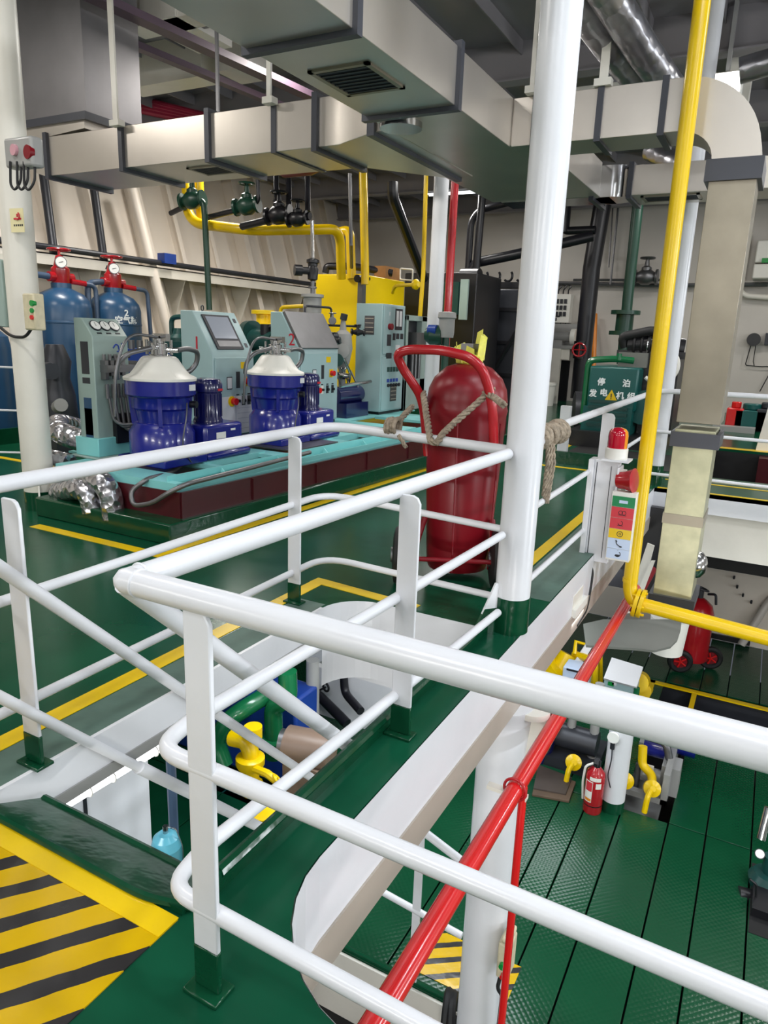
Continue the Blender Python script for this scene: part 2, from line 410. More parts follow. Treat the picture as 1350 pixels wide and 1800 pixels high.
# ---- painted yellow lines on the deck
def ystrip(n, pts, wd=.09):
    m = MB()
    P = [V((*p, 0)) for p in pts]
    for i in range(len(P) - 1):
        d = (P[i + 1] - P[i]).normalized(); s = V((-d.y, d.x, 0)) * wd / 2; e = d * wd / 2
        m.hexa([P[i] - s - e, P[i + 1] - s + e, P[i + 1] + s + e, P[i] + s - e] + [q + Z * (.003 + .0004 * i) for q in (P[i] - s - e, P[i + 1] - s + e, P[i + 1] + s + e, P[i] + s - e)])
    return struct('trim_%d' % n, m, YELLOW)
ystrip(13, [(-2.36, -1), (-2.38, 3.62), (-1.7, 3.56)])
ystrip(14, [(-4.9, 3.44), (-3.62, 3.44), (-3.5, 9.4)])
ystrip(15, [(-1.36, 4.2), (-1.37, 8.3)], .09)
ystrip(16, [(-2.65, 12), (-2.62, 8.92), (-1.15, 8.92)], .07)
ystrip(17, [(-0.95, 8.95), (6, 8.95)], .05)
ystrip(18, [(-0.95, 8.36), (6, 8.36)], .06)
ystrip(19, [(-1.6, 12.5), (6, 12.5)], .2)
ystrip(20, [(-9, 5.1), (-5.7, 5.1)], .08)
ystrip(21, [(-9, 4.5), (-6.6, 3.9), (-5.75, 3.62)], .08)
# worn deck paint near the edges, its grey also imitating reflected light
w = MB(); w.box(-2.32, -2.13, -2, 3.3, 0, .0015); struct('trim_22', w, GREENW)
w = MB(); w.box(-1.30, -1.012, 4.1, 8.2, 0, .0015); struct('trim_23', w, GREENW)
# ---- coamings round the stair opening
c = MB()
c.tube([(-1.185, 3.3, .05), (-1.185, 1.3, .05)], .02, 8)
c.box(-1.2, -1.17, 1.25, 3.45, 0, .06)
struct('trim_24', c, GREEND)
c = MB()      # lip plate at the head of the stairs, its inner edge dished downward
hp = [(-1.18, .045), (-1.16, .015)]
c.hexa([(-2.05, 1.17, .0), (-1.2, 1.17, .0), (-1.2, 1.36, -.09), (-2.05, 1.36, -.09), (-2.05, 1.17, .02), (-1.2, 1.17, .02), (-1.2, 1.36, -.07), (-2.05, 1.36, -.07)])
c.tube([(-2.1, 1.16, .012), (-1.32, 1.16, .012), (-1.19, 1.2, .012)], .014, 8, fillet=.08)
c.tube([(-2.05, 1.37, -.08), (-1.22, 1.37, -.08)], .016, 8)
struct('trim_25', c, GREEND)
# ---- hazard striped landing
h2 = MB()
h2.box(-3.2, -1.2, -.4, 1.155, 0, .004)
HZ = hazard_mat('hazard_stripes', .63, 8.2, .40)
struct('trim_26', h2, HZ)

h = MB(); h.box(-3.2, -1.2, 1.085, 1.158, .004, .006); struct('trim_27', h, YELLOW)
# ================================================================== railings
def flat_post(par, x, y, z1=.985, wd=.08, th=.014, foot=.13, face=-1, key=True):
    """flat bar stanchion facing the camera side, with its own painted green foot"""
    m = MB()
    pts = [(x - wd / 2, y, foot), (x + wd / 2, y, foot), (x + wd / 2, y, z1 - .03), (x + wd / 2 - .012, y, z1 - .008), (x + wd / 2 - .03, y, z1), (x - wd / 2 + .004, y, z1), (x - wd / 2, y, z1 - .004)]
    m.prism(pts, None, (0, th, 0))
    p = part(par, 'post', m, WHITE, bevel=.003)
    m = MB(); m.box(x - wd / 2 - .001, x + wd / 2 + .001, y - .001, y + th + .001, 0.012, foot); m.box(x - wd / 2 - .016, x + wd / 2 + .016, y - .028, y + th + .028, .0, .012)
    part(p, 'post_foot', m, GREEND, 'post foot painted deck green', bevel=.003)
    return p
rl = thing('railing', 'white pipe railing nearest the camera, cornering at the stairhead and running across the foreground', 'railing', (-1.19, 1.05, 0))
m = MB(); m.tube([(.9, 1.05, 1.0), (-1.2, 1.05, 1.0)], .031, 20); m.tube([(-1.2, 1.05, 1.0), (-1.14, 3.46, .985)], .029, 20)
m.lathe((-1.2, 1.05, 1.0), [(0, -.031), (.02, -.024), (.031, -.008), (.0315, .008), (.02, .024), (0, .031)], 20)
part(rl, 'top_rail', m, WHITE, sharp=60)
m = MB(); m.ring((-1.165, 1.05, 1.0), .0305, .004, ax=X, n=24, k=6); m.ring((-1.199, 1.085, 1.0), .029, .004, ax=Y, n=24, k=6); part(rl, 'weld_bead', m, WHITE)
m = MB(); m.tube([(.9, 1.05, .575), (-1.13, 1.05, .60), (-1.17, 1.2, .59), (-1.13, 3.44, .56)], .021, 14, fillet=.07); part(rl, 'middle_rail', m, WHITE, sharp=60)
m = MB(); m.tube([(.9, 1.05, .18), (-1.11, 1.05, .225), (-1.16, 1.2, .20), (-1.12, 3.44, .13)], .021, 14, fillet=.07); part(rl, 'lower_rail', m, WHITE, sharp=60)
flat_post(rl, -.985, 1.03, wd=.072, foot=.125)
flat_post(rl, -1.11, 2.28, wd=.085, foot=.13)
flat_post(rl, .75, 1.03, wd=.072)
rf = thing('railing', 'white pipe railing on the far side of the stair opening, bending at its far corner', 'railing', (-2.2, 2.3, 0))
m = MB(); m.tube([(-2.18, -.6, 1.02), (-2.36, 3.7, 1.0), (-1.17, 3.66, .97)], .029, 18, fillet=.22, seg=8); part(rf, 'top_rail', m, WHITE, sharp=60)
m = MB(); m.tube([(-2.18, -.6, .615), (-2.33, 3.6, .59), (-1.17, 3.66, .53)], .02, 14, fillet=.2, seg=8); part(rf, 'middle_rail', m, WHITE, sharp=60)
m = MB(); m.tube([(-2.18, -.6, .2), (-2.33, 3.6, .18), (-1.17, 3.66, .13)], .02, 14, fillet=.2, seg=8); part(rf, 'lower_rail', m, WHITE, sharp=60)
flat_post(rf, -2.15, 1.41, wd=.085, foot=.12)
flat_post(rf, -2.30, 3.22, wd=.085, foot=.12)
flat_post(rf, -2.12, -.5)
rr = thing('railing', 'white pipe railing along the right-hand floor opening, behind the thick white pillar', 'railing', (-1.12, 6.2, 0))
m = MB(); m.tube([(-1.14, 4.42, 1.04), (-1.12, 8.4, 1.06), (-.9, 8.4, 1.07), (4.5, 8.4, 1.1)], .027, 16, fillet=.12); part(rr, 'top_rail', m, WHITE, sharp=60)
m = MB(); m.tube([(-1.1, 3.62, .63), (-1.12, 8.4, .62), (4.5, 8.4, .61)], .019, 12); part(rr, 'middle_rail', m, WHITE, sharp=60)
m = MB(); m.tube([(-1.1, 3.62, .185), (-1.12, 8.4, .14), (4.5, 8.4, .13)], .019, 12); part(rr, 'lower_rail', m, WHITE, sharp=60)
flat_post(rr, -1.10, 5.75, z1=1.02, wd=.1, foot=.02)
flat_post(rr, -1.92, 6.3 - 1.9, z1=.02, wd=.02, foot=.015) if False else None
flat_post(rr, .28, 8.4, z1=1.05, wd=.1, foot=.03)
flat_post(rr, 2.4, 8.4, z1=1.05, wd=.1, foot=.03)
# stub of the pipe left on the pillar where the rope is lashed
m = MB(); m.tube([(-1.09, 3.62, .985), (-1.13, 4.1, 1.0)], .027, 14); part(rr, 'rail_stub', m, WHITE, sharp=60)
# ---- stair handrails
for (xx, nm, lab, a, b, c, d, k) in (
    (-2.1, 'stair_handrail', 'white sloping stair handrail on the left side, beside the far railing', (.25, 1.87), (3.35, -1.27), (.95, .69), (3.3, -1.75), .024),
    (-1.27, 'stair_handrail', 'white sloping stair handrail running down from the welded railing corner', (1.10, .965), (3.0, -.83), (2.9, -1.2), (3.0, -1.3), .027)):
    t = thing(nm, lab, 'handrail', (xx, a[0], 0))
    m = MB(); m.tube([(xx, a[0], a[1]), (xx, b[0], b[1])], k, 14); part(t, 'upper_rail', m, WHITE, sharp=60)
    if xx < -2:
        m = MB(); m.tube([(xx, c[0], c[1]), (xx, 1.86, -.262)], .02, 14); m.tube([(xx, 1.84, -.24), (xx, d[0], d[1])], .027, 14); part(t, 'middle_rail', m, WHITE, sharp=60)
    else:
        m = MB(); m.tube([(xx, 1.3, .36), (xx, 2.9, -1.15)], .018, 12); part(t, 'middle_rail', m, WHITE, sharp=60)
# ---- pillars
def pillar(name, label, x, y, r, z0, z1, m_=WHITE, foot=.2, knees=(), two=None):
    t = thing(name, label, 'pillar', (x, y, z0))
    a = MB(); a.cyl((x, y, z0 + foot), (x, y, z1), r, n=32); part(t, 'shaft', a, m_, sharp=60)
    if foot:
        a = MB(); a.cyl((x, y, z0), (x, y, z0 + foot), r + .003, n=32); part(t, 'painted_foot', a, GREEND, 'pillar foot painted deck green', sharp=60)
    for (dx, dy) in knees:
        a = MB(); d = V((dx, dy, 0)); s = V((-dy, dx, 0)) * .007
        p = V((x, y, z0))
        a.prism([p + d * (r - .01) - s, p + d * (r + .13) - s, p + d * (r + .12) - s + Z * .05, p + d * (r + .02) - s + Z * .28, p + d * (r - .01) - s + Z * .28], None, s * 2)
        part(t, 'bracket', a, m_); a = MB(); s = s * 1.15; a.prism([p + d * (r - .01) - s, p + d * (r + .132) - s, p + d * (r + .122) - s + Z * .05, p + d * (r + .08) - s + Z * .14, p + d * (r - .01) - s + Z * .14], None, s * 2); part(t, 'bracket_foot', a, GREEND) if two else None
    return t
pillar('pillar', 'thick white steel pillar in the middle foreground where the railings meet', -1.085, 3.56, .095, 0, CEIL, knees=((-.62, -.78),), two=True)
pillar('pillar', 'white steel pillar at the left edge of the photo with signal lamps fixed to it', -5.4, 3.83, .12, 0, CEIL, WHITE2, foot=.16, knees=((.8, -.6), (.95, .3)))
pillar('pillar', 'slender white pillar in the middle, half its height dull, behind the grey blue cabinets', at(772, 400, y=9.6).x, 9.6, .105, 0, CEIL, WHITE, foot=0)
pillar('pillar', 'white pillar directly behind the yellow vertical pipe', -1.05, 8.55, .085, 0, CEIL, WHITE, foot=.22)
a = MB(); q = at(772, 300, y=9.6); a.cyl((q.x, 9.6, 3.02), (q.x, 9.6, CEIL), .107, n=32)
# pillar under the deck edge with its flared head
t = thing('pillar', 'thick white pillar below the deck edge carrying the sloping red pipe', 'pillar', (-1.085, 3.6, z3))
a = MB(); a.lathe((-1.085, 3.6, z3), [(.14, 0), (.14, 2.15), (.145, 2.3), (.165, 2.54)], 32); part(t, 'shaft', a, WHITE, sharp=60)
a = MB(); a.prism([(-1.085 + .13, 3.6, -1.0), (-1.085 + .13, 3.6, -.5), (-.78, 3.6, -.5), (-.86, 3.6, -.62)], None, (0, .012, 0)); part(t, 'bracket', a, WHITE2)
a = MB(); a.cyl((-.93, 3.62, -.5), (-.93, 3.62, -.465), .10, n=28); part(t, 'head_plate', a, WHITE2)
# white column standing on the lower floor with a hanging tassel
q = at(1075, 1420, z=z3)
zcol = at(1085, 1236, y=q.y).z
t = thing('pillar', 'short looking white column on the lower floor next to the small red extinguisher', 'pillar', q)
a = MB(); a.cyl((q.x, q.y, z3 + .12), (q.x, q.y, zcol), .115, n=28); part(t, 'shaft', a, WHITE, sharp=60)
a = MB(); a.cyl((q.x, q.y, z3), (q.x, q.y, z3 + .12), .118, n=28); part(t, 'painted_foot', a, GREEND, 'foot painted dark green', sharp=60)
# ================================================================== wheeled extinguisher
e1 = V((.90, .436, 0)); e2 = V((-.436, .90, 0)); CB = V((-1.70, 4.26, 0))
def L(a, b, z): return CB + e1 * a + e2 * b + Z * z
ct = thing('wheeled_extinguisher', 'large red wheeled fire extinguisher roped to the white railing', 'fire extinguisher', CB)
a = MB()
prof = [(.19, .06), (.205, .10), (.235, .7), (.252, 1.08), (.258, 1.11), (.252, 1.13), (.252, 1.17), (.242, 1.24), (.21, 1.31), (.14, 1.375), (.05, 1.405)]
n = 36; vs = []; fs = []
for i, (r, h) in enumerate(prof):
    for k in range(n):
        an = 2 * PI * k / n
        rr = r * (1 + .03 * math.cos(2 * (an - .4))) * (.985 if (k % 6 == 0 and h < 1.1) else 1)
        vs.append(L(rr * math.cos(an), rr * .92 * math.sin(an), h))
for i in range(len(prof) - 1):
    for k in range(n): fs.append((i * n + k, i * n + (k + 1) % n, (i + 1) * n + (k + 1) % n, (i + 1) * n + k))
fs += [list(range(n))[::-1], [(len(prof) - 1) * n + k for k in range(n)]]
a.add(vs, fs); tank = part(ct, 'tank_cover', a, REDD, sharp=50)
a = MB(); a.tube([L(-.05, -.262, .1), L(-.06, -.248, .75), L(-.07, -.262, 1.1)], .006, 6); a.tube([L(.19, -.17, .1), L(.2, -.19, 1.05)], .007, 6); part(tank, 'seam', a, REDD)
a = MB(); a.tube([at(752, 800, y=4.12), at(745, 720, y=4.08), at(738, 692, y=4.04), at(706, 645, y=3.92), at(697, 622, y=3.86), at(718, 614, y=3.86), at(775, 615, y=3.88), at(825, 627, y=3.92), at(848, 648, y=3.95), at(861, 688, y=4.0), at(866, 720, y=4.0), at(869, 800, y=4.02)], .029, 12, fillet=.06, seg=5)
part(ct, 'handle', a, RED, sharp=60)
a = MB(); a.tube([L(-.23, -.1, .42), L(-.30, -.2, .2), L(-.30, -.24, .1)], .02, 10, fillet=.05); a.tube([L(.2, -.12, .42), L(.22, -.22, .2), L(.22, -.24, .1)], .02, 10, fillet=.05)
a.tube([L(-.34, -.3, .19), L(.3, -.3, .19)], .016, 8); part(ct, 'undercarriage', a, REDD, sharp=60)
for c in (at(690, 985, y=3.86), at(690, 985, y=3.86) + e1 * .62):
    a = MB(); c.z = .19; a.lathe(c, [(.06, 0), (.12, 0), (.175, .012), (.19, .035), (.175, .058), (.12, .07), (.06, .07)], 28, ax=e1)
    wl = part(ct, 'wheel', a, RUBBER)
    a = MB(); a.cyl(c - e1 * .012, c + e1 * .082, .05, n=14); part(wl, 'hub', a, STEELD)
a = MB()
a.cyl(L(0, 0, 1.42), L(0, 0, 1.5), .035, n=12); a.box(-1.74, -1.66, 4.2, 4.3, 1.47, 1.52); part(ct, 'valve', a, STEELD)
a = MB()
random.seed(11)
for k in range(15):
    an = k * .42; zz_ = 1.40 + .02 * (k % 3); rr_ = .075 + .012 * (k % 2); d = e1 * math.cos(an) + e2 * math.sin(an); s_ = -e1 * math.sin(an) + e2 * math.cos(an)
    h_ = .05 + random.random() * (.13 if math.cos(an) > 0 else .06); p = L(0, 0, zz_) + d * rr_
    a.hexa([p - s_ * .03 - d * .004, p + s_ * .03 - d * .004, p + s_ * .03, p - s_ * .03, p - s_ * .022 + d * .01 + Z * h_, p + s_ * .026 + d * .02 + Z * (h_ - .02), p + s_ * .026 + d * .024 + Z * (h_ - .02), p - s_ * .022 + d * .014 + Z * h_])
a.lathe(L(0, 0, 1.385), [(.07, 0), (.085, .02), (.08, .045), (.06, .05)], 12)
part(ct, 'plastic_wrap', a, HIVIS, 'crumpled yellow plastic wrap round the valve')
# ropes
def strand(a_, pts, r, tw=9):
    """laid rope: three twisted strands along a path"""
    P = [V(p) for p in pts]
    D = []
    for i in range(len(P) - 1):
        k = max(2, int((P[i + 1] - P[i]).length / .012))
        for j in range(k): D.append(P[i].lerp(P[i + 1], j / k))
    D.append(P[-1])
    for s in range(3):
        Q = []; ln = 0
        for i, p in enumerate(D):
            t = (D[min(i + 1, len(D) - 1)] - D[max(i - 1, 0)]).normalized()
            if i: ln += (p - D[i - 1]).length
            q = t.cross(V((.3, .2, .93))).normalized(); w = t.cross(q)
            an = ln * tw * 6 + s * 2 * PI / 3
            Q.append(p + (q * math.cos(an) + w * math.sin(an)) * r * .55)
        a_.tube(Q, r * .52, 6)
    return a_
t = thing('rope', 'twisted rope lashing the red wheeled extinguisher to the bent railing', 'rope', (-1.9, 3.7, 0.9))
a = MB()
railx = lambda px: at(px, 765, y=3.68)
strand(a, [at(744, 690, y=4.05), at(746, 705, y=3.95), at(752, 745, y=3.74), at(757, 776, y=3.62), at(768, 779, y=3.62), at(777, 764, y=3.66), at(800, 742, y=3.84), at(835, 712, y=3.95), at(868, 682, y=4.04)], .02)
strand(a, [at(852, 690, y=4.02), at(868, 698, y=3.95), at(886, 712, y=3.72)], .02)
strand(a, [at(725, 715, y=3.95), at(712, 728, y=3.8), at(700, 742, y=3.72)], .019)
part(t, 'lashing', a, ROPE, sharp=70)
a = MB()
for k in range(4):
    c = at(683 + k * 5, 749, y=3.69); a.ring(c, .041 + .004 * (k % 2), .013, ax=(.98, 0, -.05), n=18, k=7)
strand(a, [at(700, 765, y=3.62), at(707, 775, y=3.62), at(714, 787, y=3.62)], .013)
part(t, 'knot', a, ROPE, sharp=70)
t = thing('rope', 'frayed rope bundle knotted over the rail end beside the thick white pillar, tail hanging', 'rope', (-1.13, 4.2, .6))
a = MB(); random.seed(3)
for k in range(13):
    y0 = 3.98 + k * .034; R_ = .046 + random.random() * .02
    a.ring((-1.135, y0, 1.01), R_, .017, ax=(random.uniform(-.35, .35), 1, random.uniform(-.4, .4)), n=18, k=7)
part(t, 'knot', a, ROPE, sharp=70)
a = MB()
for s in range(3):
    strand(a, [(-1.11 + .01 * s, 4.08 + .02 * s, .98), (-1.09 + .012 * s, 4.05 + .02 * s, .86), (-1.1 + .012 * s, 4.06, .66 - .02 * s)], .014)
part(t, 'hanging_tail', a, ROPE, sharp=70)
# ================================================================== alarm column on the right
ac = thing('alarm_column', 'white sheet metal alarm column on the right deck edge below the red beacon', 'alarm column', (-1.0, 5.3, 0))
a = MB(); a.box(-1.115, -1.075, 5.27, 5.42, -.03, .72); a.box(-1.075, -.905, 5.3, 5.42, -.06, .72); a.box(-.905, -.89, 5.26, 5.44, -.04, .68)
part(ac, 'cabinet', a, WHITE, bevel=.004)
a = MB(); a.box(-1.06, -1.055, 5.295, 5.3, -.05, .7); a.box(-.955, -.951, 5.295, 5.3, -.02, .68); part(ac, 'panel_seam', a, DARK)
a = MB(); a.box(-1.02, -.83, 5.24, 5.42, .722, .736); part(ac, 'beacon_shelf', a, WHITE)
bc = thing('warning_beacon', 'red and amber warning beacon on top of the white alarm column', 'beacon', (-.935, 5.33, .736))
a = MB(); a.lathe((-.935, 5.33, .736), [(.078, 0), (.08, .01), (.08, .075), (.07, .08)], 28); part(bc, 'base', a, WPLAS, 'white beacon base')
def half_dome(x, y, z, r, h, a0, a1):
    m = MB(); prof = [(r, 0), (r, h * .62), (r * .93, h * .8), (r * .7, h * .93), (r * .35, h * .99), (0.001, h)]; n = 14; vs = []; fs = []
    for (rr, hh) in prof:
        for k in range(n + 1):
            an = a0 + (a1 - a0) * k / n; vs.append((x + rr * math.cos(an), y + rr * math.sin(an), z + hh))
    for i in range(len(prof) - 1):
        for k in range(n): fs.append((i * (n + 1) + k, i * (n + 1) + k + 1, (i + 1) * (n + 1) + k + 1, (i + 1) * (n + 1) + k))
    return m.add(vs, fs)
part(bc, 'red_lens', half_dome(-.935, 5.33, .815, .07, .15, 2.75, 2.75 + 2.9), REDLENS, 'red half of the lens')
part(bc, 'amber_lens', half_dome(-.935, 5.33, .815, .07, .15, 2.75 + 2.9, 2.75 + 2 * PI), AMBLENS, 'amber half of the lens')
sr_ = thing('siren', 'red horn siren fixed below the beacon, above the symbol sign', 'siren', (-.86, 5.28, .5))
a = MB(); a.lathe((-.895, 5.3, .585), [(.06, -.0), (.065, .05), (.085, .11), (.09, .12), (.07, .125)], 22, ax=(1, -.22, .12)); part(sr_, 'horn', a, RED)
a = MB(); a.box(-.9, -.85, 5.29, 5.36, .52, .66); part(sr_, 'mount', a, WPLAS)
sg = thing('alarm_sign', 'tall sign box of coloured alarm symbols hanging under the siren', 'sign', (-.83, 5.24, 0))
a = MB(); a.box(-.913, -.742, 5.22, 5.3, .0, .515); part(sg, 'box', a, WPLAS, bevel=.003)
zt = .485
rows = [(SIGNG, .08), (SIGNR, .082), (SIGNR, .082), (YELLOW, .072), (SIGNB, .078), (SIGNB, .078)]
for i, (mm, hh) in enumerate(rows):
    a = MB(); a.pl((-.826, 5.219, zt - hh / 2), X, Z, .158, hh - .003, .003)
    pn = part(sg, 'panel', a, mm, ['green panel', 'red bell panel', 'red alarm panel', 'yellow panel', 'pale telephone panel', 'pale machine panel'][i])
    c = V((-.826, 5.2155, zt - hh / 2)); b = MB()
    if i == 0: b.pl(c, X, Z, .06, .022, .001); mk = SIGNB
    elif i == 1: b.ring(c - X * .012, .014, .002, ax=Y); b.ring(c + X * .012, .014, .002, ax=Y); b.box(c.x - .03, c.x + .03, c.y - .001, c.y + .001, c.z - .02, c.z - .017); mk = INK
    elif i == 2: b.ring(c - X * .005 + Z * .004, .016, .002, ax=Y, a0=-.6, a1=3.8); b.box(c.x - .024, c.x + .014, c.y - .001, c.y + .001, c.z - .016, c.z - .013); mk = INK
    elif i == 3: b.ring(c, .02, .0022, ax=Y); b.ring(c, .007, .0018, ax=Y); mk = INK
    elif i == 4:
        b.tube([c + V((-.02, 0, .02)), c + V((-.016, 0, 0)), c + V((0, 0, -.014)), c + V((.018, 0, -.018))], .0035, 6, fillet=.02); b.cyl(c + V((-.023, 0, .026)), c + V((-.014, 0, .012)), .005, n=8); b.cyl(c + V((.008, 0, -.02)), c + V((.024, 0, -.02)), .005, n=8); mk = INK
    else:
        b.ring(c, .02, .0025, ax=Y, a0=-.3, a1=PI + .3); b.pl(c - Z * .01, X, Z, .03, .014, .001); b.box(c.x - .001, c.x + .001, c.y - .001, c.y + .001, c.z + .026, c.z + .033); mk = INK
    part(pn, 'symbol', b, mk)
    zt -= hh
cb = MB(); cb.tube([(-1.06, 5.3, -.05), (-1.0, 5.28, -.12), (-1.0, 5.27, -.25), (-1.0, 5.2, -.42), (-1.0, 4.9, -.44)], .012, 8, fillet=.06)
single('cable', 'black cable dropping from the foot of the alarm column', 'cable', cb, RUBBER)
sp = MB(); sp.box(-1.008, -1.0, 4.72, 5.0, -.40, -.16); single('steel_patch', 'small rectangular patch plate on the white edge beam below the alarm column', 'plate', sp, WHITE2)
# ================================================================== separator skid on the left
cm = MB()
cm.box(-5.15, -3.5, 3.64, 3.70, 0, .16); cm.prism([(-3.72, 3.64, 0), (-3.66, 3.64, 0), (-3.42, 10.6, 0), (-3.48, 10.6, 0)], None, (0, 0, .16)); cm.box(-3.9, -3.66, 3.64, 3.70, 0, .16)
cm = MB(); cm.prism([(-5.2, 3.64, 0), (-3.70, 3.64, 0), (-3.44, 10.6, 0), (-5.85, 10.6, 0), (-5.75, 4.3, 0), (-5.2, 4.1, 0)], None, (0, 0, .16))
struct('trim_28', cm, GREEND, bevel=.012)
sk = thing('separator_skid', 'pale cyan machine skid on a dark maroon drip tray carrying the separators and cabinets', 'skid', (-4.7, 7, .16))
a = MB()
a.prism([(-5.1, 3.82, .16), (-3.78, 3.82, .16), (-3.52, 10.4, .16), (-5.7, 10.4, .16), (-5.6, 4.3, .16), (-5.1, 4.2, .16)], None, (0, 0, .02))
for (p, q) in (((-3.76, 3.82), (-3.50, 10.4)), ((-5.1, 3.82), (-3.76, 3.82))):
    d = V((q[0] - p[0], q[1] - p[1], 0)).normalized(); s = V((-d.y, d.x, 0)) * .012
    p = V((*p, .16)); q = V((*q, .16)); a.hexa([p - s, q - s, q + s, p + s] + [k + Z * .2 for k in (p - s, q - s, q + s, p + s)])
for k in range(7):
    yy = 4.6 + k * .9; xx = -3.76 + (yy - 3.7) * .0388
    a.box(xx - .005, xx + .025, yy, yy + .012, .17, .35)
part(sk, 'drip_tray', a, MAROON)
a = MB()
def beam(x0, y0, x1, y1, z0, z1, w):
    d = V((x1 - x0, y1 - y0, 0)).normalized(); s = V((-d.y, d.x, 0)) * w / 2; p = V((x0, y0, z0)); q = V((x1, y1, z0))
    a.hexa([p - s, q - s, q + s, p + s] + [k + Z * (z1 - z0) for k in (p - s, q - s, q + s, p + s)])
beam(-3.86, 3.82, -3.63, 10.2, .36, .375, .14); beam(-3.80, 3.82, -3.57, 10.2, .33, .42, .012); beam(-3.92, 3.85, -3.7, 10.2, .36, .46, .012)
beam(-5.15, 3.86, -3.80, 3.86, .34, .42, .08)
a.box(-5.15, -4.95, 3.9, 10.2, .40, .42); a.box(-5.6, -5.15, 4.3, 10.2, .40, .42)
for (y0_, y1_) in ((3.9, 4.1), (4.55, 4.62), (5.3, 5.5), (6.35, 6.6), (7.15, 7.3), (7.9, 8.2), (8.9, 9.6)): a.box(-4.95, -3.95, y0_, y1_, .385, .42)
a.box(-4.8, -4.2, 4.6, 5.4, .36, .43); a.box(-4.8, -4.2, 6.5, 7.3, .36, .43)
for k in range(9):
    yy = 4.4 + k * .72; xx = -3.84 + (yy - 3.8) * .036
    a.prism([(xx - .07, yy, .375), (xx + .035, yy, .375), (xx - .05, yy, .45)], None, (0, .012, 0))
a.prism([(-3.98, 7.3, .42), (-3.72, 7.3, .42), (-3.74, 7.75, .42), (-3.98, 7.75, .42)], None, (0, 0, .06))
part(sk, 'frame', a, CYAN)
a = MB(); a.box(-4.6, -4.0, 5.6, 6.4, .42, .432); a.box(-4.55, -4.0, 7.2, 7.7, .42, .432); part(sk, 'cover_plate', a, STEELD, 'grey cover plate let into the skid')
# hoses lying on the front edge of the skid
a = MB(); a.tube([at(322, 815, y=4.6), at(300, 832, y=4.2), at(258, 842, y=3.80), at(229, 864, y=3.72), at(234, 889, y=3.70), at(266, 886, y=3.72), at(300, 864, y=3.76), at(330, 850, x=-3.72), at(430, 825, x=-3.69), at(545, 795, x=-3.64)], .019, 10, fillet=.14)
single('hose', 'grey hose looping over the front corner of the cyan skid', 'hose', a, STEELD, sharp=70)
# foil lagged pipes at the skid corner
for i, (pts, r, lab) in enumerate((
    ([at(108, 832, y=4.05), at(150, 838, y=3.78), at(182, 848, y=3.72), at(195, 870, y=3.72), at(200, 912, y=3.72)], .088, 'foil wrapped pipe bending down into the tray, upper of the two at the skid corner'),
    ([at(104, 866, y=3.80), at(138, 858, y=3.71), at(158, 868, y=3.71), at(165, 900, y=3.71)], .088, 'foil wrapped pipe bending down into the tray, lower one nearer the left pillar'),
    ([(-6.2, 5.0, .48), (-6.0, 4.5, .62), (-5.6, 4.2, .6), (-5.35, 4.3, .52)], .1, 'crumpled foil wrapped pipe behind the left pillar, beside the gauge stand'),
    ([(-6.1, 4.4, .2), (-5.8, 4.1, .36), (-5.45, 4.0, .42), (-5.2, 4.0, .40)], .07, 'foil wrapped pipe just under the rail, left of the gauge stand base'))):
    m = MB(); m.tube(pts, r, 18, fillet=.16, seg=8); single('lagged_pipe', lab, 'pipe', m, FOIL2, group='foil lagged pipes by the skid', sharp=70)
# ---- gauge stand
gx = -5.05; gy0 = at(175, 800, x=gx).y; gy1 = at(234, 790, x=gx).y; zt0 = at(155, 590, x=gx).z; zt1 = at(130, 558, y=gy0).z; gxb = at(130, 560, y=gy0).x
gd = max(.22, gx - gxb)
gs = thing('gauge_stand', 'grey green steel stand with three round gauges, left of separator one', 'instrument stand', (gx - gd / 2, (gy0 + gy1) / 2, .42))
a = MB()
a.prism([(gx, gy0, .44), (gx, gy0, zt0), (gx - gd * .55, gy0, zt1), (gx - gd, gy0, zt1), (gx - gd, gy0, .44)], None, (0, gy1 - gy0, 0))
a.box(gx - gd - .08, gx + .06, gy0 - .06, gy1 + .05, .42, .44); part(gs, 'housing', a, GGREY, bevel=.008)
a = MB(); a.box(gx - gd - .04, gx + .03, gy0 - .03, gy1 + .03, .44, .6); part(gs, 'base', a, CYAN, 'pale cyan base box', bevel=.006)
a = MB()   # cut-outs of the narrow side
for (z0, z1, m_) in ((zt0 - .32, zt0 - .05, DARK), (zt0 - .40, zt0 - .35, DARK), (zt0 - .92, zt0 - .52, BOTTLE), (.62, .95 - .1, BLACK)):
    b = MB(); b.pl((gx - gd * .48, gy0 + .0005, (z0 + z1) / 2), X, Z, gd * .42, z1 - z0, .003); part(gs, 'side_opening', b, m_)
up = V((-(gd * .55), 0, zt1 - zt0)).normalized(); sl = V((gx, 0, zt0)) + (V((gx - gd * .55, 0, zt1)) - V((gx, 0, zt0))) * .55
for k in range(3):
    c = V((sl.x, gy0 + (gy1 - gy0) * (.24 + .26 * k), sl.z)); nrm = Y.cross(up)
    m = MB(); m.cyl(c, c + nrm * .012, .052, n=24); g_ = part(gs, 'gauge', m, DARK, 'round dial gauge')
    m = MB(); m.cyl(c + nrm * .012, c + nrm * .014, .044, n=24); part(g_, 'dial', m, GAUGE)
    m = MB(); m.pl(c + nrm * .0145 + up * .012, Y + up * (.5 - .5 * k), up, .004, .04, .001); part(g_, 'needle', m, INK)
    m = MB(); m.pl(c - up * .075, Y, up, .05, .012, .003); part(gs, 'tag', m, INK)
m = MB(); c = V((gx, gy0 + (gy1 - gy0) * .72, zt0 - .1))
m.tube([c + V((.002, -.06, .0)), c + V((.002, -.03, .035)), c + V((.002, .0, .02)), c + V((.002, 0, -.01)), c + V((.002, .025, -.03))], .006, 6, fillet=.03)
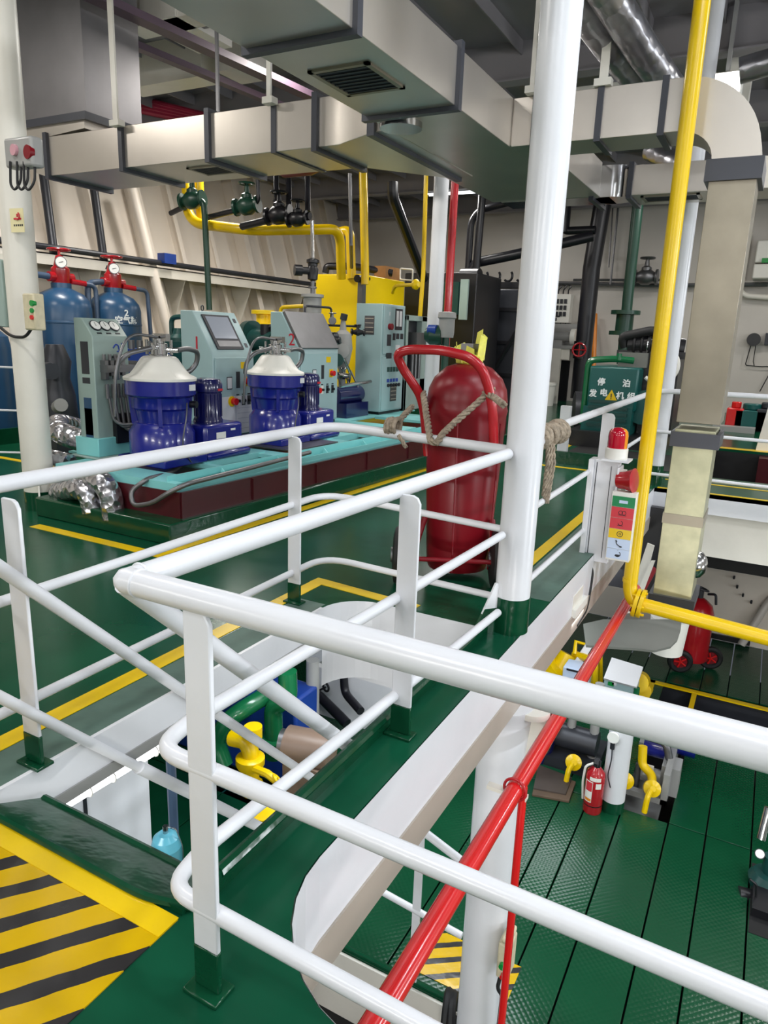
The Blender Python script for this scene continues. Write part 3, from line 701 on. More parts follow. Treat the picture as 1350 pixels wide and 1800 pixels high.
m.tube([c + V((.002, -.02, -.03)), c + V((.002, .03, -.02)), c + V((.002, .05, .02)), c + V((.002, .03, .04))], .006, 6, fillet=.03); part(gs, 'emblem', m, BLUEINK, 'blue double swoosh emblem')
m = MB()
for k in range(7): m.pl(c + V((.001, -.1 + .035 * k, -.075)), Y, Z, .022, .02, .002)
part(gs, 'lettering', m, INK)
m = MB()
for k in range(4):
    y_ = gy0 + (gy1 - gy0) * (.22 + .16 * k); m.box(gx, gx + .06, y_ - .018, y_ + .018, zt0 - .36 + .03 * (k % 2), zt0 - .2); m.cyl((gx + .03, y_, zt0 - .2), (gx + .03, y_, zt0 - .15), .014, n=8); m.cyl((gx + .05, y_, zt0 - .40), (gx + .05, y_, zt0 - .52), .016, n=8)
m.box(gx, gx + .09, gy0 + .06, gy0 + .36, zt0 - .30, zt0 - .24); part(gs, 'solenoid_valve', m, STEELD, 'row of dull solenoid valves')
m = MB(); m.box(gx, gx + .05, gy0 + .16, gy0 + .34, zt0 - .92, zt0 - .66); part(gs, 'terminal_box', m, BLACK)
m = MB()
for k in range(4):
    y_ = gy0 + (gy1 - gy0) * (.25 + .16 * k)
    m.tube([(gx + .05, y_, zt0 - .5), (gx + .07, y_ + .02, zt0 - .75 - .05 * k), (gx + .2, y_ + .18, .72 + .02 * k), (gx + .42, gy1 + .1 + .05 * k, .78)], .013, 8, fillet=.12)
m.tube([(gx + .03, gy1 - .02, .85), (gx + .1, gy1 - .05, .60), (gx + .22, gy1 + .06, .56), (gx + .25, gy1 + .1, .75)], .011, 8, fillet=.1)
part(gs, 'hose', m, STEELD, 'dull steel hoses hanging to the separator', sharp=70)
# ---- separators
SX = -4.5
def separator(px, label, group):
    yc = at(px, 700, x=SX).y; z0 = .43
    t = thing('oil_separator', label, 'separator', (SX, yc, z0), group)
    c = V((SX, yc, 0))
    a = MB(); a.lathe(c, [(.26, .43), (.27, .47), (.27, .70), (.235, .75), (.22, .78)], 30); a.box(SX - .27, SX + .27, yc - .25, yc + .25, .43, .50)
    part(t, 'gear_housing', a, BLUE, bevel=.01)
    a = MB(); a.lathe(c, [(.2, .76), (.2, .80), (.215, .88), (.24, .90), (.245, .98), (.27, 1.02)], 30); part(t, 'bowl_body', a, BLUE)
    for k in range(4):
        a = MB(); an = k * PI / 2 + .75; d = V((math.cos(an), math.sin(an), 0)); s = V((-d.y, d.x, 0)) * .016
        a.hexa([c + d * .18 - s + Z * .76, c + d * .24 - s + Z * .76, c + d * .24 + s + Z * .76, c + d * .18 + s + Z * .76, c + d * .2 - s + Z * 1.0, c + d * .26 - s + Z * 1.0, c + d * .26 + s + Z * 1.0, c + d * .2 + s + Z * 1.0]); part(t, 'rib', a, BLUE)
    a = MB(); a.lathe(c, [(.26, .99), (.285, 1.01), (.285, 1.125), (.27, 1.13)], 36); part(t, 'collar', a, BLUE, sharp=40)
    a = MB(); a.lathe(c, [(.295, 1.125), (.297, 1.145), (.285, 1.155), (.24, 1.175), (.21, 1.21), (.15, 1.30), (.13, 1.315), (.1, 1.32)], 36)
    a.prism([c + V((.05, -.28, 1.14)), c + V((.28, -.08, 1.14)), c + V((.19, -.06, 1.215)), c + V((.03, -.19, 1.215))], None, (0, 0, .006))
    part(t, 'hood', a, WPLAS, 'white conical hood', sharp=40)
    a = MB(); a.lathe(c, [(.085, 1.31), (.085, 1.33), (.07, 1.335), (.07, 1.42), (.05, 1.425), (.05, 1.46), (.02, 1.46)], 22)
    for k in range(4):
        an = k * PI / 2 + .5; d = V((math.cos(an), math.sin(an), 0)); a.cyl(c + d * .05 + Z * (1.37 + .02 * (k % 2)), c + d * .16 + Z * (1.37 + .02 * (k % 2)), .022, n=12); a.cyl(c + d * .1 + Z * 1.33, c + d * .1 + Z * 1.45, .014, n=10)
    a.box(SX - .05, SX + .1, yc - .02, yc + .03, 1.44, 1.5)
    hd = part(t, 'pump_head', a, STEEL, 'bright steel inlet head')
    m = MB(); m.tube([c + V((.12, .08, 1.37)), c + V((.12, .2, 1.385)), c + V((.11, .34, 1.36)), c + V((.08, .35, 1.25)), c + V((.05, .28, 1.18)), c + V((.02, .22, 1.19))], .022, 10, fillet=.1, seg=8)
    m.tube([c + V((.06, -.12, 1.39)), c + V((0, -.34, 1.34)), c + V((-.05, -.40, 1.25)), c + V((-.1, -.36, 1.14))], .02, 10, fillet=.12)
    m.tube([c + V((.02, -.03, 1.47)), c + V((-.02, -.3, 1.5)), c + V((0, -.46, 1.25)), c + V((-.05, -.45, .85))], .012, 8, fillet=.15); part(t, 'hose', m, STEELD, 'ribbed grey hoses', sharp=70)
    m = MB(); q = V((math.cos(-.75), math.sin(-.75), 0)); q = V((.95, -.1, 0)).normalized(); m.pl(c + q * .286 + V((0, .0, 1.075)) + Y * .1, Y, Z, .07, .05, .004); part(t, 'nameplate', m, PAPER)
    m = MB(); m.cyl(c + V((.2, .12, .93)), c + V((.265, .14, .93)), .03, n=14); part(t, 'sight_port', m, BLACK)
    mc = c + V((.06, .50, 0))
    a = MB(); a.box(mc.x - .17, mc.x + .2, mc.y - .26, mc.y + .24, .47, .74); a.box(mc.x - .2, mc.x + .22, mc.y - .24, mc.y + .34, .43, .50); part(t, 'motor_base', a, BLUE, bevel=.03)
    a = MB(); a.lathe(mc, [(.13, .74), (.13, .76), (.12, .78), (.12, 1.0), (.13, 1.01), (.13, 1.08), (.11, 1.12), (.05, 1.13)], 26)
    for k in range(20):
        an = k * PI / 10; d = V((math.cos(an), math.sin(an), 0)); a.cyl(mc + d * .121 + Z * .79, mc + d * .121 + Z * .99, .005, n=5)
    mo = part(t, 'motor', a, BLUED, 'dark blue finned motor')
    m = MB(); m.pl(mc + V((.127, .02, 1.03)), Y, Z, .06, .02, .006); part(mo, 'warning_label', m, REDINK)
    m = MB(); m.pl(mc + V((.2, -.06, .64)), Y, Z, .12, .055, .004); part(t, 'type_plate', m, GAUGE)
    m = MB(); m.pl(mc + V((.2, .1, .68)), Y, Z, .06, .018, .004); part(t, 'serial_plate', m, GAUGE)
    m = MB(); m.tube([c + V((.27, .02, .95)), c + V((.33, -.05, .85)), c + V((.31, -.1, .6)), c + V((.27, .05, .45))], .006, 6, fillet=.1); part(t, 'sensor_cable', m, STEELD)
    return t
s1 = separator(283, 'blue oil separator with white hood in front of cabinet number one', 'oil separators on the skid')
s2 = separator(484, 'blue oil separator with white hood in front of cabinet number two', 'oil separators on the skid')
# ---- control cabinets
CX_ = -5.0
def cabinet(pxl, pyl, pxr, pyr, pxs, pys, num, label, screen):
    y0 = at(pxl, pyl, x=CX_).y; y1 = at(pxr, pyr, x=CX_).y
    zb = .46; zs = at(*pxs, x=CX_).z; zt = at(*pys, y=y0).z
    xb = at(*pys, y=y0).x; D = max(.42, CX_ - xb)
    t = thing('control_cabinet', label, 'cabinet', (CX_ - D / 2, (y0 + y1) / 2, .42))
    a = MB(); a.prism([(CX_, y0, zb), (CX_, y0, zs), (CX_ - .26, y0, zt), (CX_ - D, y0, zt), (CX_ - D, y0, zb)], None, (0, y1 - y0, 0))
    part(t, 'body', a, LBLUE, bevel=.008)
    a = MB(); a.box(CX_ - D, CX_ - .02, y0 + .02, y1 - .02, .42, zb); part(t, 'plinth', a, BLACK)
    yc = (y0 + y1) / 2; W_ = y1 - y0
    a = MB(); a.pl((CX_, yc, (zb + zs) / 2 - .01), Y, Z, W_ - .05, zs - zb - .06, .012); dr = part(t, 'door', a, LBLUE, bevel=.004)
    fx = CX_ + .012
    m = MB(); m.pl((fx, y0 + W_ * .72, zs - .12), Y, Z, .10, .07, .002); part(dr, 'yellow_label', m, YELLOW)
    m = MB(); m.pl((fx, y0 + W_ * .36, zs - .30), Y, Z, .085, .13, .002); part(dr, 'ammeter', m, INK)
    m = MB(); m.pl((fx + .002, y0 + W_ * .36, zs - .30), Y, Z, .068, .11, .002); part(dr, 'meter_face', m, PAPER)
    m = MB(); m.pl((fx, y0 + W_ * .57, zs - .27), Y, Z, .06, .17, .003); part(dr, 'breaker', m, DARK)
    m = MB(); m.pl((fx, y0 + W_ * .8, zs - .29), Y, Z, .09, .1, .003); mp_ = part(dr, 'main_switch', m, YELLOW, 'yellow plate with red rotary switch')
    m = MB(); m.cyl((fx, y0 + W_ * .8, zs - .29), (fx + .05, y0 + W_ * .8, zs - .29), .034, n=16); part(dr, 'switch_knob', m, REDP)
    m = MB(); m.cyl((fx, y0 + W_ * .40, zs - .49), (fx + .012, y0 + W_ * .40, zs - .49), .055, n=18); part(dr, 'stop_plate', m, YELLOW)
    m = MB(); m.cyl((fx + .01, y0 + W_ * .42, zs - .49), (fx + .06, y0 + W_ * .42, zs - .49), .036, n=16); part(dr, 'stop_button', m, REDP, 'red stop button')
    for k in range(3):
        yy = y0 + W_ * (.56 + .14 * k)
        m = MB(); m.pl((fx, yy, zs - .49), Y, Z, .055, .1, .004); sw = part(dr, 'selector_switch', m, WPLAS if k == 0 else DARK)
        m = MB(); m.cyl((fx, yy, zs - .49), (fx + .03, yy, zs - .49), .017, n=12); part(dr, 'selector_knob', m, BLACK)
        m = MB(); m.pl((fx, yy, zs - .425), Y, Z, .045, .014, .002); part(dr, 'switch_tag', m, INK)
    if screen:
        m = MB(); m.pl((fx, yc + .0, zb + .21), Y, Z, W_ * .84, .40, .002); pp = part(dr, 'notice_sheet', m, PAPER, 'two white printed notices')
        m = MB(); m.box(fx + .002, fx + .003, yc - .003, yc + .003, zb + .02, zb + .4)
        for k in range(6): m.box(fx + .002, fx + .0028, yc + .03, yc + W_ * .38, zb + .06 + .055 * k, zb + .063 + .055 * k)
        part(pp and dr, 'printed_rules', m, SCREEN)
    up = V((-.26, 0, zt - zs)).normalized(); nr = Y.cross(up); mid = (V((CX_, yc, zs)) + V((CX_ - .26, yc, zt))) * .5; ln = V((.26, 0, zt - zs)).length
    if screen:
        m = MB(); m.pl(mid - Y * .02, Y, up, W_ * .64, ln * .82, .014); pn = part(t, 'operator_panel', m, INK, 'black framed operator panel', bevel=.004)
        m = MB(); m.pl(mid - Y * .02 + up * ln * .1 + nr * .014, Y, up, W_ * .53, ln * .52, .003); part(pn, 'screen', m, SCREEN)
        m = MB(); m.pl(mid - Y * .02 - up * ln * .28 + nr * .014, Y, up, W_ * .53, ln * .14, .003); part(pn, 'key_strip', m, STEELD)
        m = MB(); m.pl(mid + Y * W_ * .4 + up * ln * .3, Y, up, .04, .05, .004); m.pl(mid + Y * W_ * .4 - up * ln * .3, Y, up, .04, .05, .004); part(t, 'latch', m, DARK)
        m = MB(); m.ring((CX_ - .4, yc - .02, zt + .035), .028, .006, ax=(1, .3, 0), n=16, k=6); part(t, 'lifting_eye', m, DARK)
    else:
        m = MB(); m.pl(mid, Y, up, W_ * .96, ln * .98, .035); part(t, 'cover', m, STEELD, 'dull steel cover over the operator panel', bevel=.004)
    p = at(*num[1], y=y0)
    text(t, 'number', num[0], (p.x, y0, p.z), X, Z, .2, REDINK, .002)
    return t, y0, y1, zt
c1 = cabinet(377, 765, 447, 755, (375, 622), (320, 545), ('1', (346, 605)), 'grey blue control cabinet marked 1 with a black framed screen', True)
c2 = cabinet(525, 742, 592, 733, (545, 615), (497, 548), ('2', (513, 598)), 'grey blue control cabinet marked 2 with a dull steel cover', False)
# ---- tall starter cabinet
y0 = at(666, 738, x=CX_).y; y1 = at(705, 731, x=CX_).y; zt = at(668, 533, x=CX_).z; xb = at(627, 531, y=y0).x
t = thing('starter_cabinet', 'tall grey blue starter cabinet with meter and rows of switches, beside cabinet 2', 'cabinet', ((CX_ + xb) / 2, (y0 + y1) / 2, .42))
a = MB(); a.box(xb, CX_, y0, y1, .46, zt); part(t, 'body', a, LBLUE, bevel=.008)
a = MB(); a.box(xb + .02, CX_ - .02, y0 + .02, y1 - .02, .42, .46); part(t, 'plinth', a, BLACK)
W_ = y1 - y0; zc = .46 + (zt - .46) * .53
a = MB(); a.pl((CX_, (y0 + y1) / 2, (zc + zt) / 2), Y, Z, W_ - .06, zt - zc - .04, .012); d1 = part(t, 'door', a, LBLUE, 'upper door', bevel=.004)
a = MB(); a.pl((CX_, (y0 + y1) / 2, (zc + .46) / 2), Y, Z, W_ - .06, zc - .50, .012); d2 = part(t, 'door', a, LBLUE, 'lower door', bevel=.004)
fx = CX_ + .012
m = MB(); m.pl((fx, y0 + W_ * .68, zt - .2), Y, Z, W_ * .32, .3, .006); mt = part(d1, 'meter_frame', m, DARK)
for k in range(2): m = MB(); m.pl((fx + .006, y0 + W_ * (.61 + .14 * k), zt - .19), Y, Z, W_ * .1, .22, .002); part(d1, 'meter_face', m, PAPER)
m = MB(); m.cyl((fx, y0 + W_ * .28, zt - .31), (fx + .05, y0 + W_ * .28, zt - .31), .045, n=16); part(d1, 'main_switch', m, REDD, 'dark red rotary switch')
m = MB()
for (f, z_, w_, h_) in ((.28, .5, .12, .16), (.5, .45, .08, .1), (.66, .44, .09, .08), (.84, .44, .09, .08), (.3, .72, .16, .08)): m.pl((fx, y0 + W_ * f, zt - z_), Y, Z, w_, h_, .004)
part(d1, 'switch_group', m, DARK)
m = MB(); m.pl((fx, y0 + W_ * .28, zt - .13), Y, Z, .02, .05, .003); m.pl((fx, y0 + W_ * .68, zt - .6), Y, Z, .14, .07, .003); part(d1, 'label_plate', m, PAPER)
m = MB()
for k in range(4): m.pl((fx, y0 + W_ * (.3 + .13 * k), zc - .2), Y, Z, .075, .07, .004)
part(d2, 'green_lamp_row', m, PUMPG)
m = MB()
for k in range(4): m.pl((fx, y0 + W_ * (.3 + .13 * k), zc - .36), Y, Z, .07, .05, .004)
part(d2, 'blue_tag_row', m, BLUEINK)
m = MB()
for k in range(5): m.cyl((fx, y0 + W_ * (.3 + .12 * k), zc - .43), (fx + .02, y0 + W_ * (.3 + .12 * k), zc - .43), .026, n=12)
part(d2, 'knob_row', m, INK)
def louvre(par, o, r, w_, h_):
    m = MB(); m.pl(o, r, Z, w_, h_, .004); lv = part(par, 'vent_grille', m, STEELD, 'steel vent grille'); m = MB()
    for k in range(4): m.pl(V(o) + Z * (h_ * (-.36 + .24 * k)), r, Z, w_ * .84, h_ * .05, .009)
    if par.parent is None: part(lv, 'slat', m, TAUPE)
louvre(t, (xb + (CX_ - xb) * .52, y0, zt - .3), X, .16, .26)
louvre(t, (fx, y0 + W_ * .55, .72), Y, .2, .24)
# ---- grey green frame stand at the far end of the skid
y0 = at(705, 735, x=CX_).y + .06; y1 = at(752, 690, x=CX_).y; zt = at(752, 557, x=CX_).z
t = thing('instrument_stand', 'grey green frame stand right of the tall starter cabinet', 'instrument stand', (CX_ - .2, (y0 + y1) / 2, .42))
a = MB(); yf = y0 + .1
for (f0, f1) in ((0, .08), (.62, 1)): a.box(CX_ - .1, CX_, y0 + (y1 - y0) * f0, y0 + (y1 - y0) * f1, .42, zt)
a.box(CX_ - .1, CX_, y0, y1, zt - .08, zt); a.box(CX_ - .1, CX_, y0, y1, .42, .9); part(t, 'frame', a, GGREY, bevel=.006)
a = MB(); a.box(CX_ - .3, CX_ - .1, y0, y1, .5, zt - .02); part(t, 'rear_box', a, DARK)
a = MB(); a.box(CX_ - .1, CX_ + .06, y0 + .25, y0 + .6, zt - .55, zt - .25)
for k in range(3): a.cyl((CX_ - .03, y0 + .3 + .12 * k, zt - .55), (CX_ - .03, y0 + .3 + .12 * k, .9), .03, n=10)
part(t, 'solenoid_valve', a, STEELD)
# ---- filter, heater and pipe cluster between cabinet two and the starter cabinet
q = at(549, 545, x=-5.9)
t = thing('filter_housing', 'grey cylindrical filter housing with flanged lid behind cabinet 2', 'filter', (q.x, q.y, .42))
zz = at(549, 520, x=-5.9).z
a = MB(); a.lathe((q.x, q.y, 0), [(.13, .42), (.13, zz - .03), (.16, zz - .02), (.16, zz + .02), (.05, zz + .03)], 22); part(t, 'housing', a, GREY)
a = MB(); a.cyl((q.x, q.y, zz), (q.x, q.y, zz + .22), .03, n=12); a.cyl((q.x, q.y, zz + .1), (q.x, q.y, zz + .125), .06, n=14); part(t, 'neck', a, STEELD)
a = MB(); a.lathe((q.x, q.y, zz + .2), [(.03, 0), (.07, .02), (.08, .16), (.05, .22), (.09, .24), (.09, .28), (.04, .30)], 16); a.cyl((q.x, q.y, zz + .33), (q.x - .14, q.y - .16, zz + .33), .05, n=12); a.cyl((q.x - .1, q.y - .12, zz + .33), (q.x - .17, q.y - .2, zz + .33), .075, n=14)
a.cyl((q.x, q.y, zz + .4), (q.x, q.y, zz + .45), .07, n=12); part(t, 'valve', a, BLACK, 'black three way valve')
m = MB(); m.tube([(q.x, q.y, zz + .45), (q.x - .02, q.y, 3.05)], .026, 10); single('pipe', 'thin bare steel pipe rising from the black valve behind cabinet 2', 'pipe', m, STEEL)
q = at(603, 580, x=-5.4)
t = thing('oil_heater', 'cluster of grey oil heater, valves and pipes between cabinet 2 and the starter cabinet', 'heater', (q.x, q.y, .42))
a = MB(); a.lathe((q.x, q.y, 0), [(.05, .42), (.05, 1.05), (.1, 1.15), (.14, 1.35), (.12, 1.55), (.05, 1.6), (.03, 1.75)], 18); a.lathe((q.x, q.y, 1.3), [(.07, -.1), (.07, .2), (.1, .2), (.1, .24), (.02, .25)], 14, ax=(.5, -.85, .1)); part(t, 'vessel', a, GREY)
a = MB(); a.tube([(q.x - .3, q.y - .5, 1.72), (q.x - .3, q.y - .5, 1.9), (q.x - .2, q.y, 1.9), (q.x - .2, q.y, 1.7)], .016, 8, fillet=.05); a.tube([(q.x - .4, q.y - .6, 1.66), (q.x + .1, q.y + .3, 1.66)], .016, 8); a.cyl((q.x - .1, q.y - .32, 1.52), (q.x - .02, q.y, 1.5), .06, n=10); a.cyl((q.x, q.y, 1.74), (q.x + .02, q.y, 1.82), .05, n=10)
part(t, 'pipework', a, DARK)
for k, (dx, dy, z_, mm) in enumerate(((-.25, -.35, 1.62, STEEL), (-.05, -.2, 1.72, STEELD), (.1, -.42, 1.46, BLACK), (-.3, -.1, 1.42, STEEL), (.12, .2, 1.58, BLACK), (-.1, -.45, 1.08, STEELD), (.05, -.05, .98, STEEL))):
    a = MB(); p = V((q.x + dx, q.y + dy, z_)); ax_ = V((.5, -.8, 0)) if k % 2 else V((.9, .3, 0))
    a.lathe(p - ax_ * .1, [(.05, 0), (.05, .02), (.028, .03), (.04, .07), (.055, .1), (.04, .13), (.028, .17), (.05, .18), (.05, .2)], 12, ax=ax_); a.cyl(p, p + Z * .1, .018, n=8); a.ring(p + Z * .1, .045, .009, n=14, k=6); part(t, 'small_valve', a, mm)
a = MB()
for k in range(4): a.tube([(q.x - .2 + .1 * k, q.y - .3 + .12 * k, 1.35 - .1 * k), (q.x - .1 + .1 * k, q.y - .2 + .12 * k, 1.02 - .08 * k), (q.x + .1, q.y - .25 + .1 * k, .8 - .06 * k), (q.x + .05, q.y + .2, .6)], .013, 8, fillet=.1)
part(t, 'small_pipe', a, STEELD)
a = MB(); a.cyl((q.x, q.y - .15, 1.2), (q.x + .1, q.y - .3, 1.2), .09, n=14); a.box(q.x - .1, q.x + .05, q.y - .3, q.y - .1, 1.36, 1.44); part(t, 'actuator', a, PUMPG)
a = MB(); a.tube([(q.x + .1, q.y - .2, 1.3), (q.x + .15, q.y, 1.0), (q.x, q.y + .1, .75), (q.x - .1, q.y - .1, .62)], .02, 8, fillet=.1); a.tube([(q.x + .25, q.y - .45, .86), (q.x + .3, q.y + .3, .9)], .025, 8); part(t, 'hose', a, STEEL)
t = thing('feed_pump', 'dark blue feed pump low down between cabinet 2 and the starter cabinet', 'pump', (q.x - .1, q.y, .42))
a = MB(); a.cyl((q.x + .12, q.y - .4, .72), (q.x + .12, q.y + .25, .72), .12, n=18); a.box(q.x - .1, q.x + .3, q.y - .35, q.y + .25, .42, .62); part(t, 'motor', a, BLUED)
# small motor with green actuator by the slender pillar
q = at(785, 575, y=9.3)
t = thing('vertical_motor', 'small grey vertical motor on a green actuator by the slender pillar', 'motor', (q.x, q.y, .42))
zz = at(785, 548, y=9.3).z; zl = at(785, 600, y=9.3).z
a = MB(); a.lathe((q.x, q.y, 0), [(.1, zl + .05), (.11, zl + .12), (.11, zz - .1), (.13, zz - .08), (.12, zz - .01), (.05, zz)], 20); part(t, 'motor', a, GREY)
a = MB(); a.lathe((q.x - .06, q.y, (zl + zz) / 2 - .12), [(.12, 0), (.14, .04), (.14, .16), (.08, .24)], 18, ax=(-1, -.2, 0)); a.cyl((q.x, q.y, .42), (q.x, q.y, zl + .1), .05, n=12); part(t, 'actuator', a, PIPEDG)
a = MB(); a.cyl((q.x - .22, q.y - .1, zz - .25), (q.x - .1, q.y - .1, zz - .25), .07, n=12); part(t, 'blue_cap', a, MACHB)
# ================================================================== air receivers on the left
def receiver(px, num, label):
    c = at(px, 745, x=-9.3); c.z = 0
    t = thing('air_receiver', label, 'air receiver', c, 'blue air receivers by the hull')
    R_ = .40; zt = 2.0
    a = MB(); a.lathe(c, [(R_ * .8, .08), (R_, .12), (R_, 1.55), (R_ + .006, 1.56), (R_ + .006, 1.58), (R_, 1.59), (R_, 1.78), (R_ * .93, 1.88), (R_ * .75, 1.97), (R_ * .45, 2.03), (.14, 2.05), (.14, 2.12)], 36); part(t, 'vessel', a, BOTTLE, sharp=25)
    a = MB(); a.box(c.x - .3, c.x + .3, c.y - .3, c.y + .3, 0, .1); part(t, 'foot', a, GREEND)
    a = MB(); a.lathe(c, [(.12, 2.1), (.13, 2.12), (.13, 2.32), (.09, 2.36), (.05, 2.5)], 14); a.cyl(c + V((0, -.2, 2.2)), c + V((0, .2, 2.2)), .07, n=12); a.cyl(c + V((.1, .1, 2.15)), c + V((.16, .3, 2.13)), .04, n=10); v = part(t, 'valve_block', a, RED, 'red valve block')
    a = MB(); a.ring(c + V((0, 0, 2.58)), .15, .016, n=22); a.cyl(c + V((0, 0, 2.35)), c + V((0, 0, 2.58)), .02, n=8); a.cyl(c + V((-.15, 0, 2.58)), c + V((.15, 0, 2.58)), .012, n=6); a.cyl(c + V((0, -.15, 2.58)), c + V((0, .15, 2.58)), .012, n=6); part(t, 'handwheel', a, RED, 'red handwheel')
    d = V((.85, -.52, 0))
    a = MB(); a.cyl(c + d * .13 + Z * 2.40, c + d * .17 + Z * 2.40, .08, n=22); g_ = part(t, 'gauge', a, STEELD)
    a = MB(); a.cyl(c + d * .17 + Z * 2.40, c + d * .173 + Z * 2.40, .07, n=22); part(g_, 'dial', a, GAUGE)
    a = MB(); a.pl(c + d * .174 + Z * 2.40, (.52, .85, .3), (-.1, -.2, 1), .06, .008, .002); part(g_, 'needle', a, INK)
    return t, c
r1, b1 = receiver(125, '1', 'blue air receiver with red valve directly right of the left pillar')
r2, b2 = receiver(212, '2', 'blue air receiver lettered with a white 2, farther from the left pillar')
d = V((.86, -.5, 0)); rr_ = V((.5, .86, 0))
for (s_, off, z_, sz) in (('2', .1, 1.74, .13), ('空', -.02, 1.63, .12), ('气', .1, 1.63, .12), ('瓶', .22, 1.63, .12)):
    an = off / .4; dd = d * math.cos(an) + rr_ * math.sin(an); rt = rr_ * math.cos(an) - d * math.sin(an)
    text(r2, 'lettering', s_, b2 + dd * .402 + Z * z_, rt, Z, sz, WINK, .003, bold=.003)
c = at(20, 740, x=-9.3); c.z = 0; 
t = thing('air_receiver', 'dark blue air receiver cut off by the left edge of the photo', 'air receiver', (-9.3, 5.75, 0), 'blue air receivers by the hull')
a = MB(); a.lathe((-9.3, 5.75, 0), [(.32, .08), (.5, .12), (.5, 1.2), (.47, 1.36), (.33, 1.48), (.1, 1.52)], 36); part(t, 'vessel', a, BOTTLE, sharp=25)
a = MB(); a.box(-9.6, -9.0, 5.4, 6.1, 0, .1); part(t, 'foot', a, GREEND)
# pipework on the receivers
m = MB(); m.tube([b1 + V((0, -1.6, 2.25)), b1 + V((0, -.2, 2.2))], .045, 10); m.tube([b1 + V((.1, .35, 1.2)), b1 + V((.05, .42, 2.16)), b2 + V((0, -.2, 2.2))], .045, 10, fillet=.12); m.tube([b1 + V((.1, .2, 2.14)), b1 + V((.1, .52, 2.12)), b1 + V((.1, .52, .3))], .035, 10, fillet=.1)
m.tube([b2 + V((.1, .2, 2.14)), b2 + V((.1, .6, 2.12)), b2 + V((.1, .7, .3))], .035, 10, fillet=.1)
single('pipework', 'slate blue pipes joining the two blue air receivers', 'pipe', m, mat('slate_pipe', (70, 88, 112), .35, var=.1), sharp=60)
a = MB(); a.box(-10.3, -8.7, 6.0, 9.5, 0, .06); a.box(-8.72, -8.66, 4.6, 9.5, 0, .2); struct('trim_29', a, GREEND)
# white ladder-like frame and rungs left of pillar
t = thing('ladder', 'thin dark ladder with white rungs at the left edge behind the white pillar', 'ladder', (-6.4, 4.3, 0))
a = MB(); a.tube([(-6.5, 4.0, 0), (-6.62, 4.05, 1.5)], .022, 8); part(t, 'rail', a, BLACK)
for k in range(4): a = MB(); a.cyl((-6.5 - .02 * k, 4.0, .35 + .4 * k), (-6.1, 4.4, .33 + .4 * k), .01, n=8); part(t, 'rung', a, WHITE)
# clutter behind the left pillar
t = thing('air_compressor', 'dark machine half hidden between the left pillar and the first blue receiver', 'compressor', (-7.8, 5.9, 0))
a = MB(); a.lathe((-7.8, 5.9, 0), [(.2, .1), (.24, .2), (.2, .7), (.15, .9), (.18, 1.1), (.1, 1.3)], 16); a.box(-8.1, -7.5, 5.6, 6.2, 0, .25); part(t, 'body', a, DARK)
a = MB(); a.cyl((-7.7, 5.7, 1.0), (-7.5, 5.6, 1.0), .10, n=14); part(t, 'cylinder_head', a, DARK); a = MB(); a.cyl((-7.7, 5.8, .55), (-7.5, 5.7, .6), .08, n=14); part(t, 'cylinder_head', a, GREY)
# ================================================================== fittings on the left pillar
t = thing('signal_lamp_box', 'grey box with two round signal lamps high on the left pillar', 'signal lamp', (-5.2, 3.7, 2.5))
yb = 3.56; p = at(30, 267, y=yb) + V((.012, .1, 0))
a = MB(); a.pl(p, (1, -.12, -.05), Z, .36, .2, .1); part(t, 'housing', a, GREY, bevel=.02)
pr_ = at(27, 264, y=yb); pr2 = at(53, 268, y=yb); nn = V((.12, 1, 0)) * -1
a = MB(); a.cyl(pr_ - nn * .01, pr_ + nn * .02, .038, n=20); part(t, 'lamp', a, PINKLENS, 'pale pink lamp')
a = MB(); a.cyl(pr2 - nn * .01, pr2 + nn * .025, .046, n=20); part(t, 'lamp', a, REDD, 'dark red lamp')
for k in range(3): a = MB(); b0 = at(18 + 12 * k, 284, y=yb); a.tube([b0, b0 + V((.01, -.02, -.16)), b0 + V((.05, -.02, -.2)), b0 + V((.1, 0, -.14)), b0 + V((.09, .02, -.02))], .009, 8, fillet=.05); part(t, 'cable', a, RUBBER)
q = at(28, 387, y=3.70)
t = thing('sticker', 'cream sticker with a red bell sign on the left pillar', 'sticker', (q.x, 3.70, q.z))
rr_ = V((.98, .12, 0))
a = MB(); a.pl((q.x, 3.712, q.z), rr_, Z, .135, .17, .004); part(t, 'sheet', a, STICK)
a = MB(); a.ring((q.x + .01, 3.704, q.z + .03), .026, .005, ax=(0, 1, 0), a0=-.2, a1=PI + .2, n=14); a.pl((q.x + .01, 3.707, q.z + .01), rr_, Z, .075, .012, .003); a.pl((q.x + .01, 3.707, q.z + .035), rr_, Z, .014, .02, .003); part(t, 'bell_symbol', a, REDINK)
a = MB()
for k in range(5): a.pl((q.x - .03 + .02 * k, 3.707 + .002 * k, q.z - .035), rr_, Z, .013, .014, .003)
part(t, 'printed_line', a, INK)
t = thing('junction_box', 'pale grey green junction box fixed to the left side of the left pillar', 'junction box', at(12, 515, y=3.75))
p = at(8, 515, y=3.8); a = MB(); a.box(p.x - .3, p.x + .1, 3.72, 4.0, p.z - .27, p.z + .25); part(t, 'box', a, GGREY, bevel=.01)
a = MB(); a.box(p.x - .3, p.x + .16, 3.78, 3.95, p.z + .25, p.z + .3); part(t, 'bracket', a, WHITE2)
a = MB(); a.tube([at(0, 575, y=3.72), at(20, 592, y=3.7), at(45, 593, y=3.68), at(57, 575, y=3.68)], .012, 8, fillet=.1); part(t, 'cable', a, RUBBER)
t = thing('push_button_box', 'yellowed push button box with green and red buttons on the left pillar', 'switch box', at(47, 548, y=3.68))
